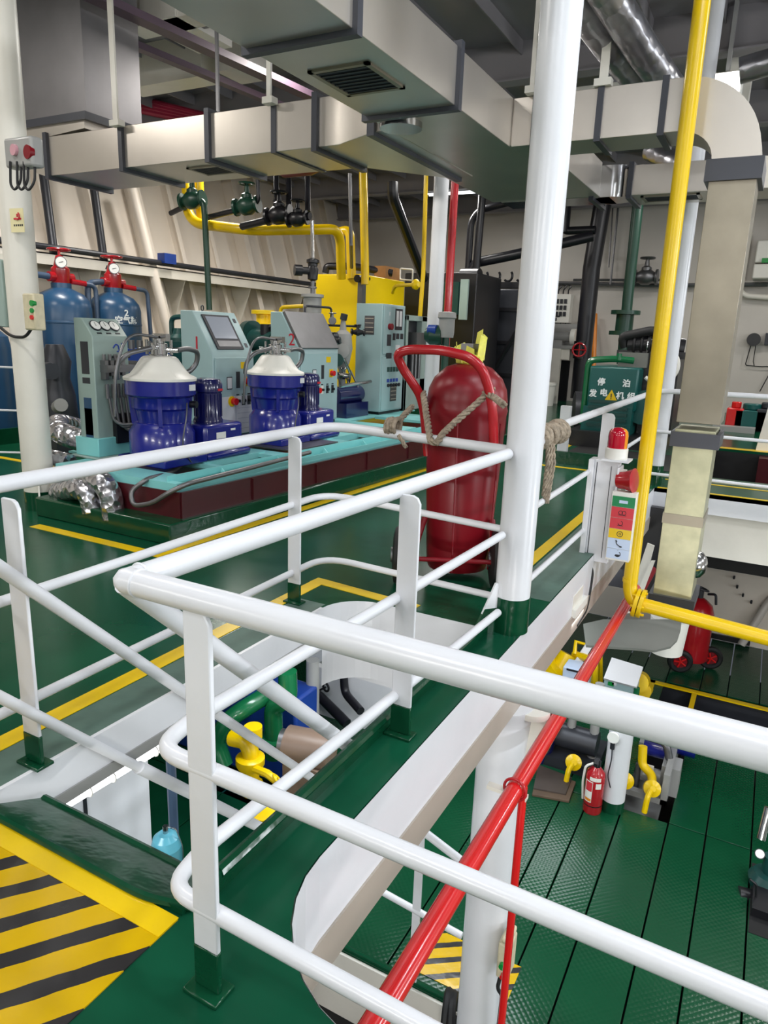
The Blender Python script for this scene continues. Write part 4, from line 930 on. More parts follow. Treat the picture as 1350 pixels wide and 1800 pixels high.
p = at(50, 548, y=3.62) + V((.01, .09, 0)); a = MB(); a.pl(p, (1, -.1, 0), Z, .15, .27, .09); part(t, 'housing', a, BEIGE, bevel=.012)
for k, (py, mm, r_, lb_) in enumerate(((533, GREENBTN, .022, 'green button'), (546, GREENBTN, .018, 'green button'), (558, REDP, .018, 'red button'))):
    p = at(57, py, y=3.615); a = MB(); a.cyl(p + V((0, .02, 0)), p - V((0, .012, 0)), r_, n=16); part(t, 'button', a, mm, lb_)
# ================================================================== hull side pipework
m = MB(); xs_ = hull_x(2.6) + .22
m.tube([(-10.42, 4, 2.72), (-10.42, YB - 3, 2.72)], .05, 10); single('pipe', 'slate grey pipe lying along the white hull stringer', 'pipe', m, DARK)
for k, (px, py, px2, py2) in enumerate(((68, 305, 98, 438), (155, 320, 185, 445))):
    m = MB(); m.tube([at(px, py - 60, x=-11.0), at(px2, py2 + 30, x=-10.5)], .07, 12)
    single('pipe', 'dark slanting pipe against the hull frames, ' + ('nearest the left pillar' if k == 0 else 'second from the left pillar'), 'pipe', m, DARK)
m = MB(); m.tube([at(232, 330, x=-10.9), at(300, 600, x=-10.2)], .09, 12); single('pipe', 'cream painted slanting pipe on the hull above the gauge stand', 'pipe', m, CREAM)
a = MB(); p = at(293, 458, x=-10.4); a.box(p.x - .08, p.x + .1, p.y - .15, p.y + .15, p.z - .06, p.z + .12); single('box', 'small blue packet lying on the hull stringer', 'packet', a, MACHB)
def valve(t, c, r, ax=(0, 1, 0), wheel=True, m_=BLACK, wz=.36):
    a = MB(); axv = V(ax).normalized()
    a.lathe(c - axv * r * 1.4, [(r * .9, 0), (r * .9, r * .25), (r * .55, r * .35), (r * .95, r * 1.0), (r * .95, r * 1.8), (r * .55, r * 2.45), (r * .9, r * 2.55), (r * .9, r * 2.8)], 16, ax=axv)
    a.lathe(V(c) + Z * r * .6, [(r * .6, 0), (r * .6, r * .5), (r * .3, r * .7), (r * .2, r * 1.6)], 12); part(t, 'body', a, m_)
    if wheel:
        a = MB(); h = V(c) + Z * r * 2.2; a.ring(h, r * .8, r * .12, n=18, k=6); a.cyl(h - X * r * .8, h + X * r * .8, r * .08, n=6); a.cyl(h - Y * r * .8, h + Y * r * .8, r * .08, n=6); a.cyl(h - Z * r * .8, h + Z * .02, r * .12, n=8); part(t, 'handwheel', a, m_)
for k, (px, py, mm, lab) in enumerate(((338, 352, PIPEDG, 'dark green globe valve under the left duct, beside the yellow pipe'), (434, 362, PIPEDG, 'dark green globe valve under the duct, second along the hull'), (490, 378, BLACK, 'black globe valve with large bonnet under the duct'), (523, 385, BLACK, 'small black globe valve beside the thin bare pipe'))):
    c = at(px, py, y=9.6); t = thing('globe_valve', lab, 'valve', c, None); valve(t, c, .15 if k != 3 else .12, ax=(1, .2, .12), m_=mm)
m = MB(); p = at(350, 352, y=9.6); m.tube([p, at(358, 356, y=9.6), at(360, 380, y=9.6), at(368, 545, y=9.6)], .05, 10, fillet=.12); single('pipe', 'dark green pipe dropping from the first globe valve to behind cabinet 1', 'pipe', m, PIPEDG, sharp=60)
m = MB(); m.tube([at(300, 375, y=9.75), at(335, 358, y=9.65)], .045, 8); m.tube([at(365, 382, y=9.75), at(430, 366, y=9.65)], .05, 8); m.tube([at(425, 398, y=9.75), at(500, 380, y=9.65), at(545, 380, y=9.65)], .06, 8)
m.tube([at(447, 362, y=9.6), at(455, 352, y=9.6), at(452, 300, y=9.6)], .03, 8, fillet=.1)
single('pipework', 'black pipes joining the row of globe valves under the duct', 'pipe', m, PIPEB, sharp=60)
m = MB()
for px in (485, 507, 540): m.tube([at(px, 290, y=9.9), at(px + 1, 372, y=9.7)], .045, 8)
single('pipework', 'three dark vertical pipes above the black globe valves', 'pipe', m, PIPEB)
m = MB(); m.tube([at(327, 310, y=9.9), at(330, 375, y=9.8), at(345, 393, y=9.8), at(440, 405, y=9.9), at(590, 403, y=11.2), at(598, 420, y=11.4), at(600, 490, y=11.6)], .085, 16, fillet=.3, seg=8); single('pipe', 'thick yellow pipe coming down under the duct and running across to the yellow tank', 'pipe', m, YELLOW, sharp=60)
m = MB(); m.tube([at(350, 318, y=10), at(352, 380, y=10), at(360, 392, y=10)], .075, 14, fillet=.2); single('pipe', 'second yellow pipe rising just behind the first globe valve', 'pipe', m, YELLOW, sharp=60)
m = MB(); m.tube([at(590, 410, y=12), at(615, 403, y=12), at(618, 490, y=12)], .085, 14, fillet=.2); single('pipe', 'yellow pipe dropping into the yellow tank, middle one of the three', 'pipe', m, YELLOW, sharp=60)
m = MB(); m.tube([at(638, 285, y=11.8), at(642, 500, y=11.8)], .075, 14); single('pipe', 'straight vertical yellow pipe standing in the middle of the yellow tank', 'pipe', m, YELLOW)
m = MB(); m.tube([at(750, 275, y=10.6), at(744, 480, y=10.6), at(738, 560, y=10.6)], .035, 10); single('pipe', 'thin yellow pipe left of the slender white pillar', 'pipe', m, YELLOW)
m = MB(); m.tube([at(803, 262, y=10.4), at(783, 620, y=10.4)], .06, 14); single('pipe', 'dark red vertical pipe right of the slender white pillar', 'pipe', m, RED)
# yellow tanks
q0 = at(555, 482, y=12); q1 = at(636, 484, y=12); yk = at(712, 494, x=q1.x).y
t = thing('oil_tank', 'bright yellow oil tank with pipes on top, standing behind the cabinets', 'tank', ((q0.x + q1.x) / 2, 12.4, 0))
a = MB(); a.box(q0.x, q1.x, 12, yk, .35, q0.z); part(t, 'shell', a, YTANK, bevel=.02)
a = MB(); a.box(q1.x - .06, q1.x + .04, 11.96, 12.1, .5, q0.z - .15); part(t, 'sight_glass', a, STEELD, 'grey sight glass strip')
a = MB(); c = V((q1.x + .03, 11.9, q0.z - .1)); a.cyl(c, c - Y * .12, .07, n=12); a.cyl(c - X * .12, c + X * .2, .03, n=8); part(t, 'cock', a, BLACK)
a = MB(); a.box(q0.x - .05, q1.x, 12.05, yk, 0, .35); part(t, 'foot', a, YTANK)
a = MB(); e = at(722, 497, y=11.3); a.tube([at(690, 515, y=11.6), at(694, 502, y=11.5), at(735, 500, y=11.2)], .03, 8, fillet=.1); a.lathe(at(728, 500, y=11.25), [(.08, 0), (.09, .05), (.05, .1)], 12, ax=(1, -.2, 0)); part(t, 'drain_valve', a, YTANK)
m = MB(); m.tube([at(572, 480, y=12.6), at(574, 468, y=12.6), at(620, 468, y=12.8), at(690, 480, y=13.2)], .07, 10, fillet=.12); single('pipe', 'thick black pipe lying on the yellow oil tank', 'pipe', m, PIPEB, sharp=60)
b0 = at(686, 478, y=12); b1_ = at(713, 482, y=12)
a = MB(); b0 = at(686, 484, x=q1.x - .2); a.box(b0.x - .1, b0.x + .16, b0.y - .5, b0.y + .1, q0.z, q0.z + .24); single('carton', 'brown cardboard carton on top of the yellow oil tank', 'carton', a, CARD)
a = MB(); p = at(713, 482, y=11.95)
yf_ = b0.y + .3; a.tube([at(704, 472, y=yf_), at(726, 474, y=yf_), at(725, 493, y=yf_), at(703, 491, y=yf_)], .018, 8, fillet=.03, closed=True); single('metal_frame', 'open white metal frame on the yellow tank beside the carton', 'frame', a, WPLAS)
# small yellow tank and pump behind cabinet 1
q = at(460, 590, y=9.4); tl = at(427, 567, y=9.6); tr = at(494, 570, y=9.6)
t = thing('drain_tank', 'small yellow tank with flanged neck behind cabinet 1', 'tank', (q.x, 9.9, 0))
a = MB(); a.box(tl.x, tr.x + .1, 9.6, 10.3, 0, tl.z); part(t, 'body', a, YTANK, bevel=.02)
c = at(463, 567, y=9.8); a = MB(); a.lathe((c.x, 9.8, tl.z), [(.12, 0), (.12, .14), (.2, .15), (.2, .2), (.18, .21)], 18); part(t, 'neck', a, YTANK)
a = MB(); p0 = at(493, 560, y=9.5); a.tube([at(493, 600, y=9.5), at(493, 540, y=9.5), at(535, 538, y=9.5)], .03, 8, fillet=.08); part(t, 'handle_pipe', a, YELLOW)
c = at(465, 605, y=9.0)
t = thing('transfer_pump', 'dark green transfer pump in front of the small yellow tank, behind separator two', 'pump', (c.x, 9.0, 0))
a = MB(); a.cyl(at(440, 595, y=9.2), at(485, 603, y=9.0), .17, n=20); a.cyl(at(436, 583, y=9.2), at(445, 583, y=9.1), .17, n=18); a.box(c.x - .4, c.x + .3, 8.85, 9.2, .0, c.z - .1); part(t, 'body', a, PUMPG)
a = MB(); p = at(468, 577, y=9.0); a.cyl(p - Z * .1, p + Z * .06, .09, n=14); a.tube([p, p + V((.25, 0, .05)), p + V((.4, 0, -.2))], .05, 8, fillet=.1); part(t, 'head', a, BLACK)
# machine between gauge stand and cabinet 1 (blue manifold in shade)
c = at(245, 620, y=7.2)
t = thing('valve_chest', 'blue valve chest in the shade between the gauge stand and separator one', 'valve chest', (c.x, 7.2, 0))
a = MB(); a.box(c.x - .35, c.x + .4, 7.0, 7.5, .3, c.z + .05); part(t, 'chest', a, MACHB)
a = MB()
for k in range(5): p = V((c.x - .3 + .16 * k, 7.05, c.z + .05)); a.cyl(p, p + Z * .12, .04, n=10)
a.box(c.x - .35, c.x + .4, 6.95, 7.0, c.z - .2, c.z - .1); part(t, 'stem', a, STEELD)
c = at(312, 600, y=7.6); t = thing('circulating_pump', 'dark teal pump just left of cabinet 1', 'pump', (c.x, 7.6, .3))
a = MB(); a.box(c.x - .25, c.x + .4, 7.4, 7.8, .3, c.z); a.lathe((c.x + .05, 7.6, c.z), [(.16, 0), (.16, .05), (.1, .1), (.08, .18)], 14); a.tube([(c.x - .1, 7.6, c.z), (c.x - .1, 7.6, c.z + .32), (c.x + .12, 7.6, c.z + .34), (c.x + .2, 7.6, c.z + .2)], .035, 8, fillet=.08); part(t, 'body', a, PUMPG)
# ================================================================== far middle
q0 = at(712, 480, y=14.5); q1 = at(838, 500, y=14.5)
t = thing('incinerator', 'large black painted tank in the dark behind the dark red pipe', 'tank', ((q0.x + q1.x) / 2, 15, 0))
a = MB(); a.box(q0.x, q1.x, 14.5, 16, 0, q0.z); part(t, 'shell', a, BLACK, bevel=.02)
a = MB(); p = at(808, 523, y=14.4); a.box(p.x - .35, p.x + .05, 14.2, 14.5, p.z - .35, p.z + .3); part(t, 'control_box', a, PUMPG)
a = MB(); p = at(815, 527, y=14.2); a.box(p.x - .05, p.x + .12, 14.1, 14.16, p.z - .4, p.z + .4); part(t, 'bracket_plate', a, GGREY)
q0 = at(838, 500, y=16.5); q1 = at(905, 520, y=16.5)
t = thing('boiler', 'dark grey boiler casing with ribs partly hidden by the thick white pillar', 'boiler', ((q0.x + q1.x) / 2, 17, 0))
a = MB(); a.box(q0.x, q1.x + .3, 16.5, 18.25, 0, q0.z - .1); part(t, 'casing', a, DARK, bevel=.03)
a = MB()
for k in range(3): a.box(q0.x, q1.x + .3, 16.44, 16.5, .7 + .75 * k, .78 + .75 * k)
a.tube([(q0.x + .2, 16.45, .1), (q1.x + .2, 16.45, 1.9)], .05, 6); part(t, 'rib', a, BLACK)
a = MB(); p = at(850, 495, y=16.6)
for k in range(4): a.ring(p + V((.3 * k, 0, .12)), .12, .03, ax=(.3, 1, 0), n=14, k=6, a0=0, a1=PI)
a.box(p.x - .4, p.x + 1.2, 16.5, 16.8, p.z - .15, p.z - .02); part(t, 'pipe_loops', a, BLACK)
m = MB(); m.tube([at(905, 305, y=15.5), at(850, 318, y=15.5), at(833, 520, y=15.5), at(826, 690, y=15.5)], .085, 12, fillet=.25); single('pipe', 'black pipe rising left of the thick white pillar and elbowing at the duct', 'pipe', m, PIPEB, sharp=60)
m = MB(); m.tube([at(950, 342, y=15.8), at(842, 370, y=15.8), at(828, 390, y=15.8), at(820, 520, y=15.8)], .075, 12, fillet=.3); single('pipe', 'black pipe sloping down from behind the thick white pillar, upper one', 'pipe', m, PIPEB, sharp=60)
m = MB(); m.tube([at(1042, 415, y=16.5), at(905, 448, y=16.0), at(835, 462, y=15.8), at(828, 480, y=15.8)], .11, 12, fillet=.3); single('pipe', 'thick black pipe crossing behind the thick white pillar, lower one', 'pipe', m, PIPEB, sharp=60)
m = MB(); a = at(828, 490, y=15.3); m.cyl(a - X * .22, a + X * .2, .22, n=16); m.box(a.x - .2, a.x, 15.1, 15.5, a.z - .45, a.z - .15); single('check_valve', 'big black valve low on the black pipes left of the thick pillar', 'valve', m, BLACK)
m = MB(); m.tube([at(1059, 360, y=17.5), at(1040, 470, y=17.5), at(1017, 700, y=17.5)], .2, 16); single('pipe', 'thick black vertical pipe right of the white switch box', 'pipe', m, PIPEB)
m = MB(); m.tube([at(988, 350, y=17.2), at(986, 395, y=17.2), at(994, 406, y=17.2), at(1046, 404, y=17.3)], .09, 12, fillet=.2)
c = at(987, 384, y=17.2); m.cyl(c - Z * .3, c - Z * .22, .2, n=14); m.cyl(c + Z * .22, c + Z * .3, .2, n=14); m.cyl(c - Z * .22, c + Z * .22, .2, n=14); single('valve_pipe', 'black pipe with flanged valve entering the thick black pipe', 'pipe', m, BLACK, sharp=50)
m = MB(); m.tube([at(1123, 345, y=16), at(1104, 520, y=16), at(1093, 640, y=16)], .11, 14)
c = at(1098, 565, y=16); m.cyl(c + Z * .14, c + Z * .22, .3, n=16); m.cyl(c - Z * .28, c - Z * .2, .3, n=16); m.cyl(c - Z * .2, c + Z * .14, .18, n=14); single('pipe', 'dark green vertical pipe with flanged joint above the generator', 'pipe', m, PIPEDG, sharp=50)
m = MB(); m.tube([at(1088, 350, y=19.2), at(1073, 500, y=19.2)], .03, 6); m.tube([at(1008, 492, y=19.3), at(1160, 492, y=19.3)], .03, 6); m.tube([at(960, 497, y=19.3), at(1160, 502, y=19.3), at(1350, 500, y=19.3)], .05, 8); m.tube([at(1078, 350, y=19.3), at(1070, 470, y=19.3)], .02, 6)
single('pipework', 'small dark pipes running along the back bulkhead', 'pipe', m, STEELD)
c = at(1135, 487, y=19); t = thing('globe_valve', 'small steel globe valve on the back bulkhead pipe', 'valve', c); valve(t, c, .2, ax=(1, 0, 0), m_=STEELD)
# workbench, switch box, bin
q = at(962, 517, y=19.3); w_ = at(1006, 517, y=19.3).x - q.x; h_ = q.z - at(1000, 568, y=19.3).z
t = thing('switch_box', 'white wall switch box with rows of small black switches', 'switch box', (q.x + w_ / 2, 19.3, q.z - h_))
a = MB(); a.box(q.x - .1, q.x + w_, 19.2, 19.5, q.z - h_, q.z); part(t, 'box', a, WPLAS, bevel=.015)
for r_ in range(3):
    for k in range(5):
        a = MB(); a.box(q.x + .08 + .105 * k, q.x + .15 + .105 * k, 19.17, 19.2, q.z - .24 - .16 * r_, q.z - .13 - .16 * r_); part(t, 'switch', a, INK)
a = MB(); a.box(q.x + .05, q.x + .42, 19.18, 19.2, q.z - .58, q.z - .55); a.box(q.x + .24, q.x + .34, 19.18, 19.2, q.z - .68, q.z - .6); part(t, 'label_strip', a, INK)
for k in range(5):
    p = V((q.x + .05 + .13 * k, 19.25, q.z)); a = MB(); a.tube([p, p + Z * .12, p + V((.08, 0, .2)), p + V((-.1, .05, .26))], .02, 6, fillet=.05); part(t, 'upper_cable', a, BLACK)
    a = MB(); a.tube([p - Z * h_, p + V((.04, 0, -h_ - .3)), p + V((-.05, 0, -h_ - .5))], .015, 6, fillet=.1); part(t, 'lower_cable', a, BLACK)
q = at(985, 605, y=18.6); tb0 = at(885, 607, y=18.3).x; tb1 = at(1022, 610, y=18.3).x
t = thing('workbench', 'grey workbench with white legs under the white switch box', 'workbench', ((tb0 + tb1) / 2, 18.7, 0))
zt = at(985, 607, y=18.3).z
a = MB(); a.box(tb0, tb1 - .1, 18.3, 19.45, zt - .08, zt); a.box(tb0, tb1 - .1, 19.2, 19.45, zt, zt + .55); part(t, 'bench_top', a, GREY)
for xx in (tb0 + .1, at(968, 650, y=18.3).x):
    a = MB(); a.box(xx, xx + .22, 18.3, 18.42, 0, zt - .08); part(t, 'leg', a, WHITE2)
a = MB(); a.box(tb0, tb1 - .3, 18.35, 18.4, zt - .35, zt - .08); part(t, 'apron', a, WHITE2)
a = MB(); a.box(tb0 + .35, tb1 - .5, 19.3, 19.34, 0, zt - .4); part(t, 'back_panel', a, BLACK)
c = at(980, 597, y=18.7); t = thing('bench_grinder', 'grey bench grinder on the workbench', 'grinder', (c.x, 18.7, zt))
a = MB(); a.cyl((c.x - .35, 18.7, zt + .22), (c.x + .35, 18.7, zt + .22), .14, n=16); a.box(c.x - .15, c.x + .15, 18.6, 18.8, zt, zt + .15); part(t, 'motor', a, GREY)
for s in (-1, 1): a = MB(); a.cyl((c.x + s * .35, 18.7, zt + .22), (c.x + s * .47, 18.7, zt + .22), .2, n=18); part(t, 'wheel_guard', a, WPLAS)
q = at(956, 712, y=17.6); a = MB(); a.lathe((q.x, 17.6, 0), [(.22, 0), (.26, .5), (.28, .5), (.28, .56), (.24, .58)], 20); single('bucket', 'white plastic bucket with lid on the deck before the workbench', 'bucket', a, WPLAS)
c = at(1018, 615, y=17.2); t = thing('handwheel_valve', 'valve with dark red handwheel low on the thick black pipe', 'valve', c)
a = MB(); a.ring(c, .15, .022, ax=(.2, -1, 0), n=22); part(t, 'handwheel', a, RED)
a = MB(); a.cyl(c - X * .15, c + X * .15, .014, n=6); a.cyl(c - Z * .15, c + Z * .15, .014, n=6); part(t, 'spoke', a, RED)
a = MB(); a.cyl(c, c + V((-.05, .5, 0)), .03, n=8); a.cyl(c + V((-.02, .2, -.2)), c + V((-.02, .2, .2)), .16, n=12); part(t, 'stem', a, BLACK)
for k, px in enumerate((1037, 1046)):
    a = MB(); a.tube([at(px - 3, 660, y=18.8), at(px, 560 - 8 * k, y=19.3)], .06 if k else .05, 8); single('pole', 'orange pole leaning on the back bulkhead, ' + ('taller one' if k else 'shorter one'), 'pole', a, ORANGE, group='orange poles by the black pipe')
# ================================================================== generator
gy = 11.3; gl = at(1037, 645, y=gy).x; gr = at(1124, 650, y=gy).x; zt = at(1080, 645, y=gy).z
t = thing('generator', 'dark teal generator set lettered in white with a yellow warning triangle', 'generator', ((gl + gr) / 2, 11.9, 0))
a = MB(); a.box(gl, gr, gy, 12.5, .55, zt); part(t, 'radiator_box', a, TEAL, bevel=.03)
bl = at(1020, 775, y=gy - .05).x
a = MB(); a.prism([(gl - .05, gy - .02, .2), (gr - .03, gy - .02, .2), (gr - .03, gy - .02, .6), (gl - .03, gy - .02, .6)], None, (0, 1.0, 0)); part(t, 'lower_casing', a, TEAL)
a = MB()
for k in range(5): a.box(gl + .04, gr - .1, gy - .045, gy - .02, .30 + .09 * k, .345 + .09 * k)
part(t, 'louvre', a, PUMPG)
a = MB(); a.box(gl - .25, gr + .5, gy - .15, 13.2, 0, .2); part(t, 'base_frame', a, BLACK)
a = MB(); a.box(gl - .12, gl + .45, gy - .32, gy - .15, -.0, .24); part(t, 'battery_box', a, BLACK)
ex = at(1128, 600, y=gy + .5)
a = MB(); a.box(gl + .35, gr + .05, gy + .3, 12.6, zt, zt + .22); part(t, 'air_filter_box', a, PLATG)
a = MB(); a.cyl((gl + .45, gy + .5, zt + .34), (gr + .1, gy + .5, zt + .36), .14, n=18); a.cyl((gr + .0, gy + .6, zt + .34), (gr + .5, gy + .7, zt + .3), .16, n=18); a.box(gl + .3, gr + .6, gy + .4, 12.6, zt + .15, zt + .25); a.box(gr, gr + .5, gy + .4, 12.8, .2, zt + .15); part(t, 'engine', a, BLACK)
a = MB()
for k in range(5): a.ring((gl + .55 + .11 * k, gy + .5, zt + .345), .145, .022, ax=X, n=20)
a.tube([(gl + .4, gy + .45, zt + .3), (gl + .35, gy + .4, zt + .45), (gl + .8, gy + .4, zt + .56), (gr + .1, gy + .5, zt + .5), (gr + .3, gy + .55, zt + .38)], .07, 12, fillet=.15); part(t, 'intake_hose', a, RUBBER)
for k in range(2): a = MB(); a.ring((gr + .02 + .2 * k, gy + .5 + .06 * k, zt + .34), .165, .012, ax=X, n=20); part(t, 'hose_clamp', a, STEEL)
a = MB(); a.ring((gr + .25, gy + .2, zt + .05), .26, .03, ax=Y, n=20, a0=0, a1=PI); part(t, 'fan_guard', a, WPLAS)
a = MB(); a.tube([(gl - .05, gy + .1, .3), (gl - .05, gy + .1, zt + .08), (gl + .35, gy + .1, zt + .12), (gl + .6, gy + .2, zt + .1)], .05, 10, fillet=.1); a.cyl((gl + .4, gy + .1, zt + .1), (gl + .4, gy + .1, zt + .2), .04, n=8); part(t, 'coolant_pipe', a, PIPEG)
a = MB(); a.cyl((gr + .1, gy + .15, .62), (gr + .1, gy + .7, .62), .26, n=20); part(t, 'alternator', a, TEAL)
yy = gy - .001
sz = (gr - gl) / 6.2
for (s_, fx_, fz_) in (('停', .27, .24), ('泊', .78, .24), ('发', .12, .42), ('电', .34, .40), ('机', .68, .43), ('组', .9, .43)):
    text(t, 'lettering', s_, (gl + (gr - gl) * fx_, yy, zt - fz_), X, Z, sz, WINK, .003, bold=.004)
a = MB(); cx_ = gl + (gr - gl) * .5; a.prism([(cx_ - .09, yy, zt - .5), (cx_ + .09, yy, zt - .5), (cx_, yy, zt - .34)], None, (0, -.004, 0)); tr_ = part(t, 'warning_triangle', a, YELLOW)
a = MB(); a.box(cx_ - .008, cx_ + .008, yy - .006, yy - .004, zt - .46, zt - .40); a.box(cx_ - .008, cx_ + .008, yy - .006, yy - .004, zt - .485, zt - .47); part(tr_, 'exclamation_mark', a, INK)
a = MB(); a.cyl((gl - .5, 12.6, .3), (gl - .2, 12.7, .3), .42, n=24); single('drum', 'dark round drum on the deck left of the generator', 'drum', a, DARK)
a = MB(); p = at(990, 770, y=9.6); a.box(p.x - .06, p.x + .07, 9.55, 9.64, 0, .72); single('post', 'short white post left of the generator behind the rope', 'post', a, WHITE)
# raised coaming in front of generator
a = MB(); a.box(-2.55, -1.15, 9.2, 9.26, 0, .16); a.box(-2.6, -1.1, 9.26, 9.5, 0, .1); struct('trim_30', a, GREEND)
a = MB(); a.box(-2.5, -0.8, 9.52, 11.0, .001, .004); struct('trim_31', a, PITM)  # flat black sheet on the deck, painted-in shade below the generator
# right background: beyond the far pit
a = MB(); p = at(1160, 640, y=12.8); a.tube([(p.x - .1, 12.8, .1), at(1185, 700, y=12.8), at(1189, 640, y=12.8), at(1180, 632, y=12.8), at(1150, 640, y=12.9)], .06, 10, fillet=.12); single('pipe', 'white bent pipe between the generator and the square duct', 'pipe', a, WPLAS, sharp=60)
for k, (px, mm, wd, hh, nm, lab) in enumerate(((1292, REDP, .3, .42, 'hydrant', 'red hydrant stub on the deck beyond the far pit'), (1320, TEAL, .55, .4, 'pump', 'teal pump beside the red hydrant beyond the far pit'), (1345, DARK, .3, .44, 'pump', 'dark pump beside the teal one at the right photo edge'))):
    q = at(px, 728, y=15.5); a = MB(); a.box(q.x - wd / 2, q.x + wd / 2, 15.4, 15.9, .0, hh); a.cyl((q.x, 15.6, hh), (q.x, 15.6, hh + .12), wd * .3, n=12); single(nm, lab, nm, a, mm, bevel=.02)
a = MB(); a.box(at(1255, 740, y=15.2).x, at(1330, 740, y=15.2).x, 15.0, 15.3, 0, .1); single('rag', 'grey rag lying on the deck in front of the red hydrant', 'rag', a, GREY)
q = at(1345, 745, y=9.2)
a = MB(); q = at(1330, 780, y=12.55); a.prism([(q.x, 12.6, 0), (q.x + .5, 12.6, 0), (q.x + .5, 12.6, .75), (q.x + .08, 12.6, .7)], None, (0, .4, 0)); single('cabinet', 'white low casing at the far right beyond the pit', 'casing', a, WPLAS)
a = MB(); q = at(1345, 820, y=12.2); a.box(q.x - .1, q.x + .3, 12.1, 12.38, -.45, -.06); single('box', 'dark red box inside the far pit at the right edge', 'box', a, MAROON)
# air conditioner and wall telephone on the bulkhead right
q = at(1340, 455, y=19.2); p = at(1350, 495, y=19.2)
t = thing('air_conditioner', 'white boxy wall unit high on the back bulkhead at the right edge', 'air conditioner', (q.x + .3, 19.3, p.z))
tp = at(1330, 425, y=19.2).z; bt = at(1330, 492, y=19.2).z; lx = at(1327, 460, y=19.2).x
a = MB(); a.box(lx, lx + 1.6, 18.9, 19.5, bt + .35, tp); part(t, 'casing', a, WPLAS, bevel=.03)
a = MB(); a.box(lx, lx + 1.6, 18.85, 19.5, bt, bt + .32); part(t, 'tray', a, WPLAS, bevel=.03)
a = MB(); a.box(lx + .15, lx + 1.5, 18.84, 18.9, bt + .34, bt + .44); part(t, 'outlet_strip', a, GREENBTN, 'green strip')
a = MB(); a.box(lx + .2, lx + .5, 18.88, 18.9, tp - .5, tp - .46); part(t, 'caption', a, INK)
a = MB(); a.tube([(lx - .2, 19.3, tp + .2), (lx - .25, 19.3, bt - .2), (lx - .1, 19.3, bt - .35), (lx + .7, 19.3, bt - .4)], .06, 10, fillet=.2); single('pipe', 'white drain pipe under the wall unit at the right edge', 'pipe', a, WHITE2, sharp=60)
c = at(1325, 597, y=19.35); t = thing('wall_socket', 'round black wall socket with thin wires on the right bulkhead', 'socket', c)
a = MB(); a.cyl(c, c - Y * .1, .15, n=24); part(t, 'cover', a, BLACK)
a = MB(); a.tube([c + V((-.04, 0, -.12)), c + V((-.1, .05, -.6)), c + V((.25, .05, -.62)), c + V((.5, .05, -.6)), c + V((.3, .05, -1.2))], .012, 6, fillet=.05); a.tube([c + V((.06, 0, -.12)), c + V((.06, .05, -.5)), c + V((.1, .05, -.62))], .01, 6); part(t, 'wire', a, BLACK)
a = MB(); p = at(1347, 597, y=19.35); a.box(p.x - .03, p.x + .2, 19.3, 19.5, p.z - .12, p.z + .15); single('switch_box', 'small dark box at the right photo edge beside the round socket', 'box', a, DARK)
# ================================================================== ventilation ducts
def flange_ring(par, x0, x1, y0, y1, z0, z1, ax, w=.05, o=.03):
    a = MB()
    if ax == 'x':   # ring normal along x between x0..x1
        a.box(x0, x1, y0 - o, y1 + o, z0 - o, z0 + .001); a.box(x0, x1, y0 - o, y1 + o, z1 - .001, z1 + o); a.box(x0, x1, y0 - o, y0 + .001, z0, z1); a.box(x0, x1, y1 - .001, y1 + o, z0, z1)
    elif ax == 'y':
        a.box(x0 - o, x1 + o, y0, y1, z0 - o, z0 + .001); a.box(x0 - o, x1 + o, y0, y1, z1 - .001, z1 + o); a.box(x0 - o, x0 + .001, y0, y1, z0, z1); a.box(x1 - .001, x1 + o, y0, y1, z0, z1)
    else:
        a.box(x0 - o, x1 + o, y0 - o, y0 + .001, z0, z1); a.box(x0 - o, x1 + o, y1 - .001, y1 + o, z0, z1); a.box(x0 - o, x0 + .001, y0, y1, z0, z1); a.box(x1 - .001, x1 + o, y0, y1, z0, z1)
    return part(par, 'flange', a, FLANGE)
def grille(par, x0, x1, y0, y1, z):
    a = MB(); a.box(x0, x1, y0, y0 + .03, z - .012, z); a.box(x0, x1, y1 - .03, y1, z - .012, z); a.box(x0, x0 + .03, y0, y1, z - .012, z); a.box(x1 - .03, x1, y0, y1, z - .012, z)
    g_ = part(par, 'grille_frame', a, DUCTV)
    a = MB(); a.box(x0 + .03, x1 - .03, y0 + .03, y1 - .03, z - .004, z)
    for k in range(8): yy = y0 + .05 + (y1 - y0 - .1) * k / 7; a.box(x0 + .03, x1 - .03, yy - .006, yy + .006, z - .01, z)
    part(g_, 'grille', a, MESHM)
dz0, dz1 = 3.0, 3.34
t = thing('air_duct', 'large square duct running away overhead with the big grille, behind the thick white pillar', 'duct', (-2.3, 3, dz0))
a = MB(); a.box(-2.72, -2.06, -3, 5.72, dz0, dz1); part(t, 'duct_run', a, DUCT, bevel=.004)
a = MB(); a.box(-3.0, -1.85, 5.725, 7.9, dz0 + .01, dz1 - .01); part(t, 'junction_box', a, DUCT, bevel=.004)
for yy in (3.35, 4.62, 1.2): flange_ring(t, -2.72, -2.06, yy, yy + .05, dz0, dz1, 'y')
grille(t, -2.6, -2.2, 3.75, 4.2, dz0)
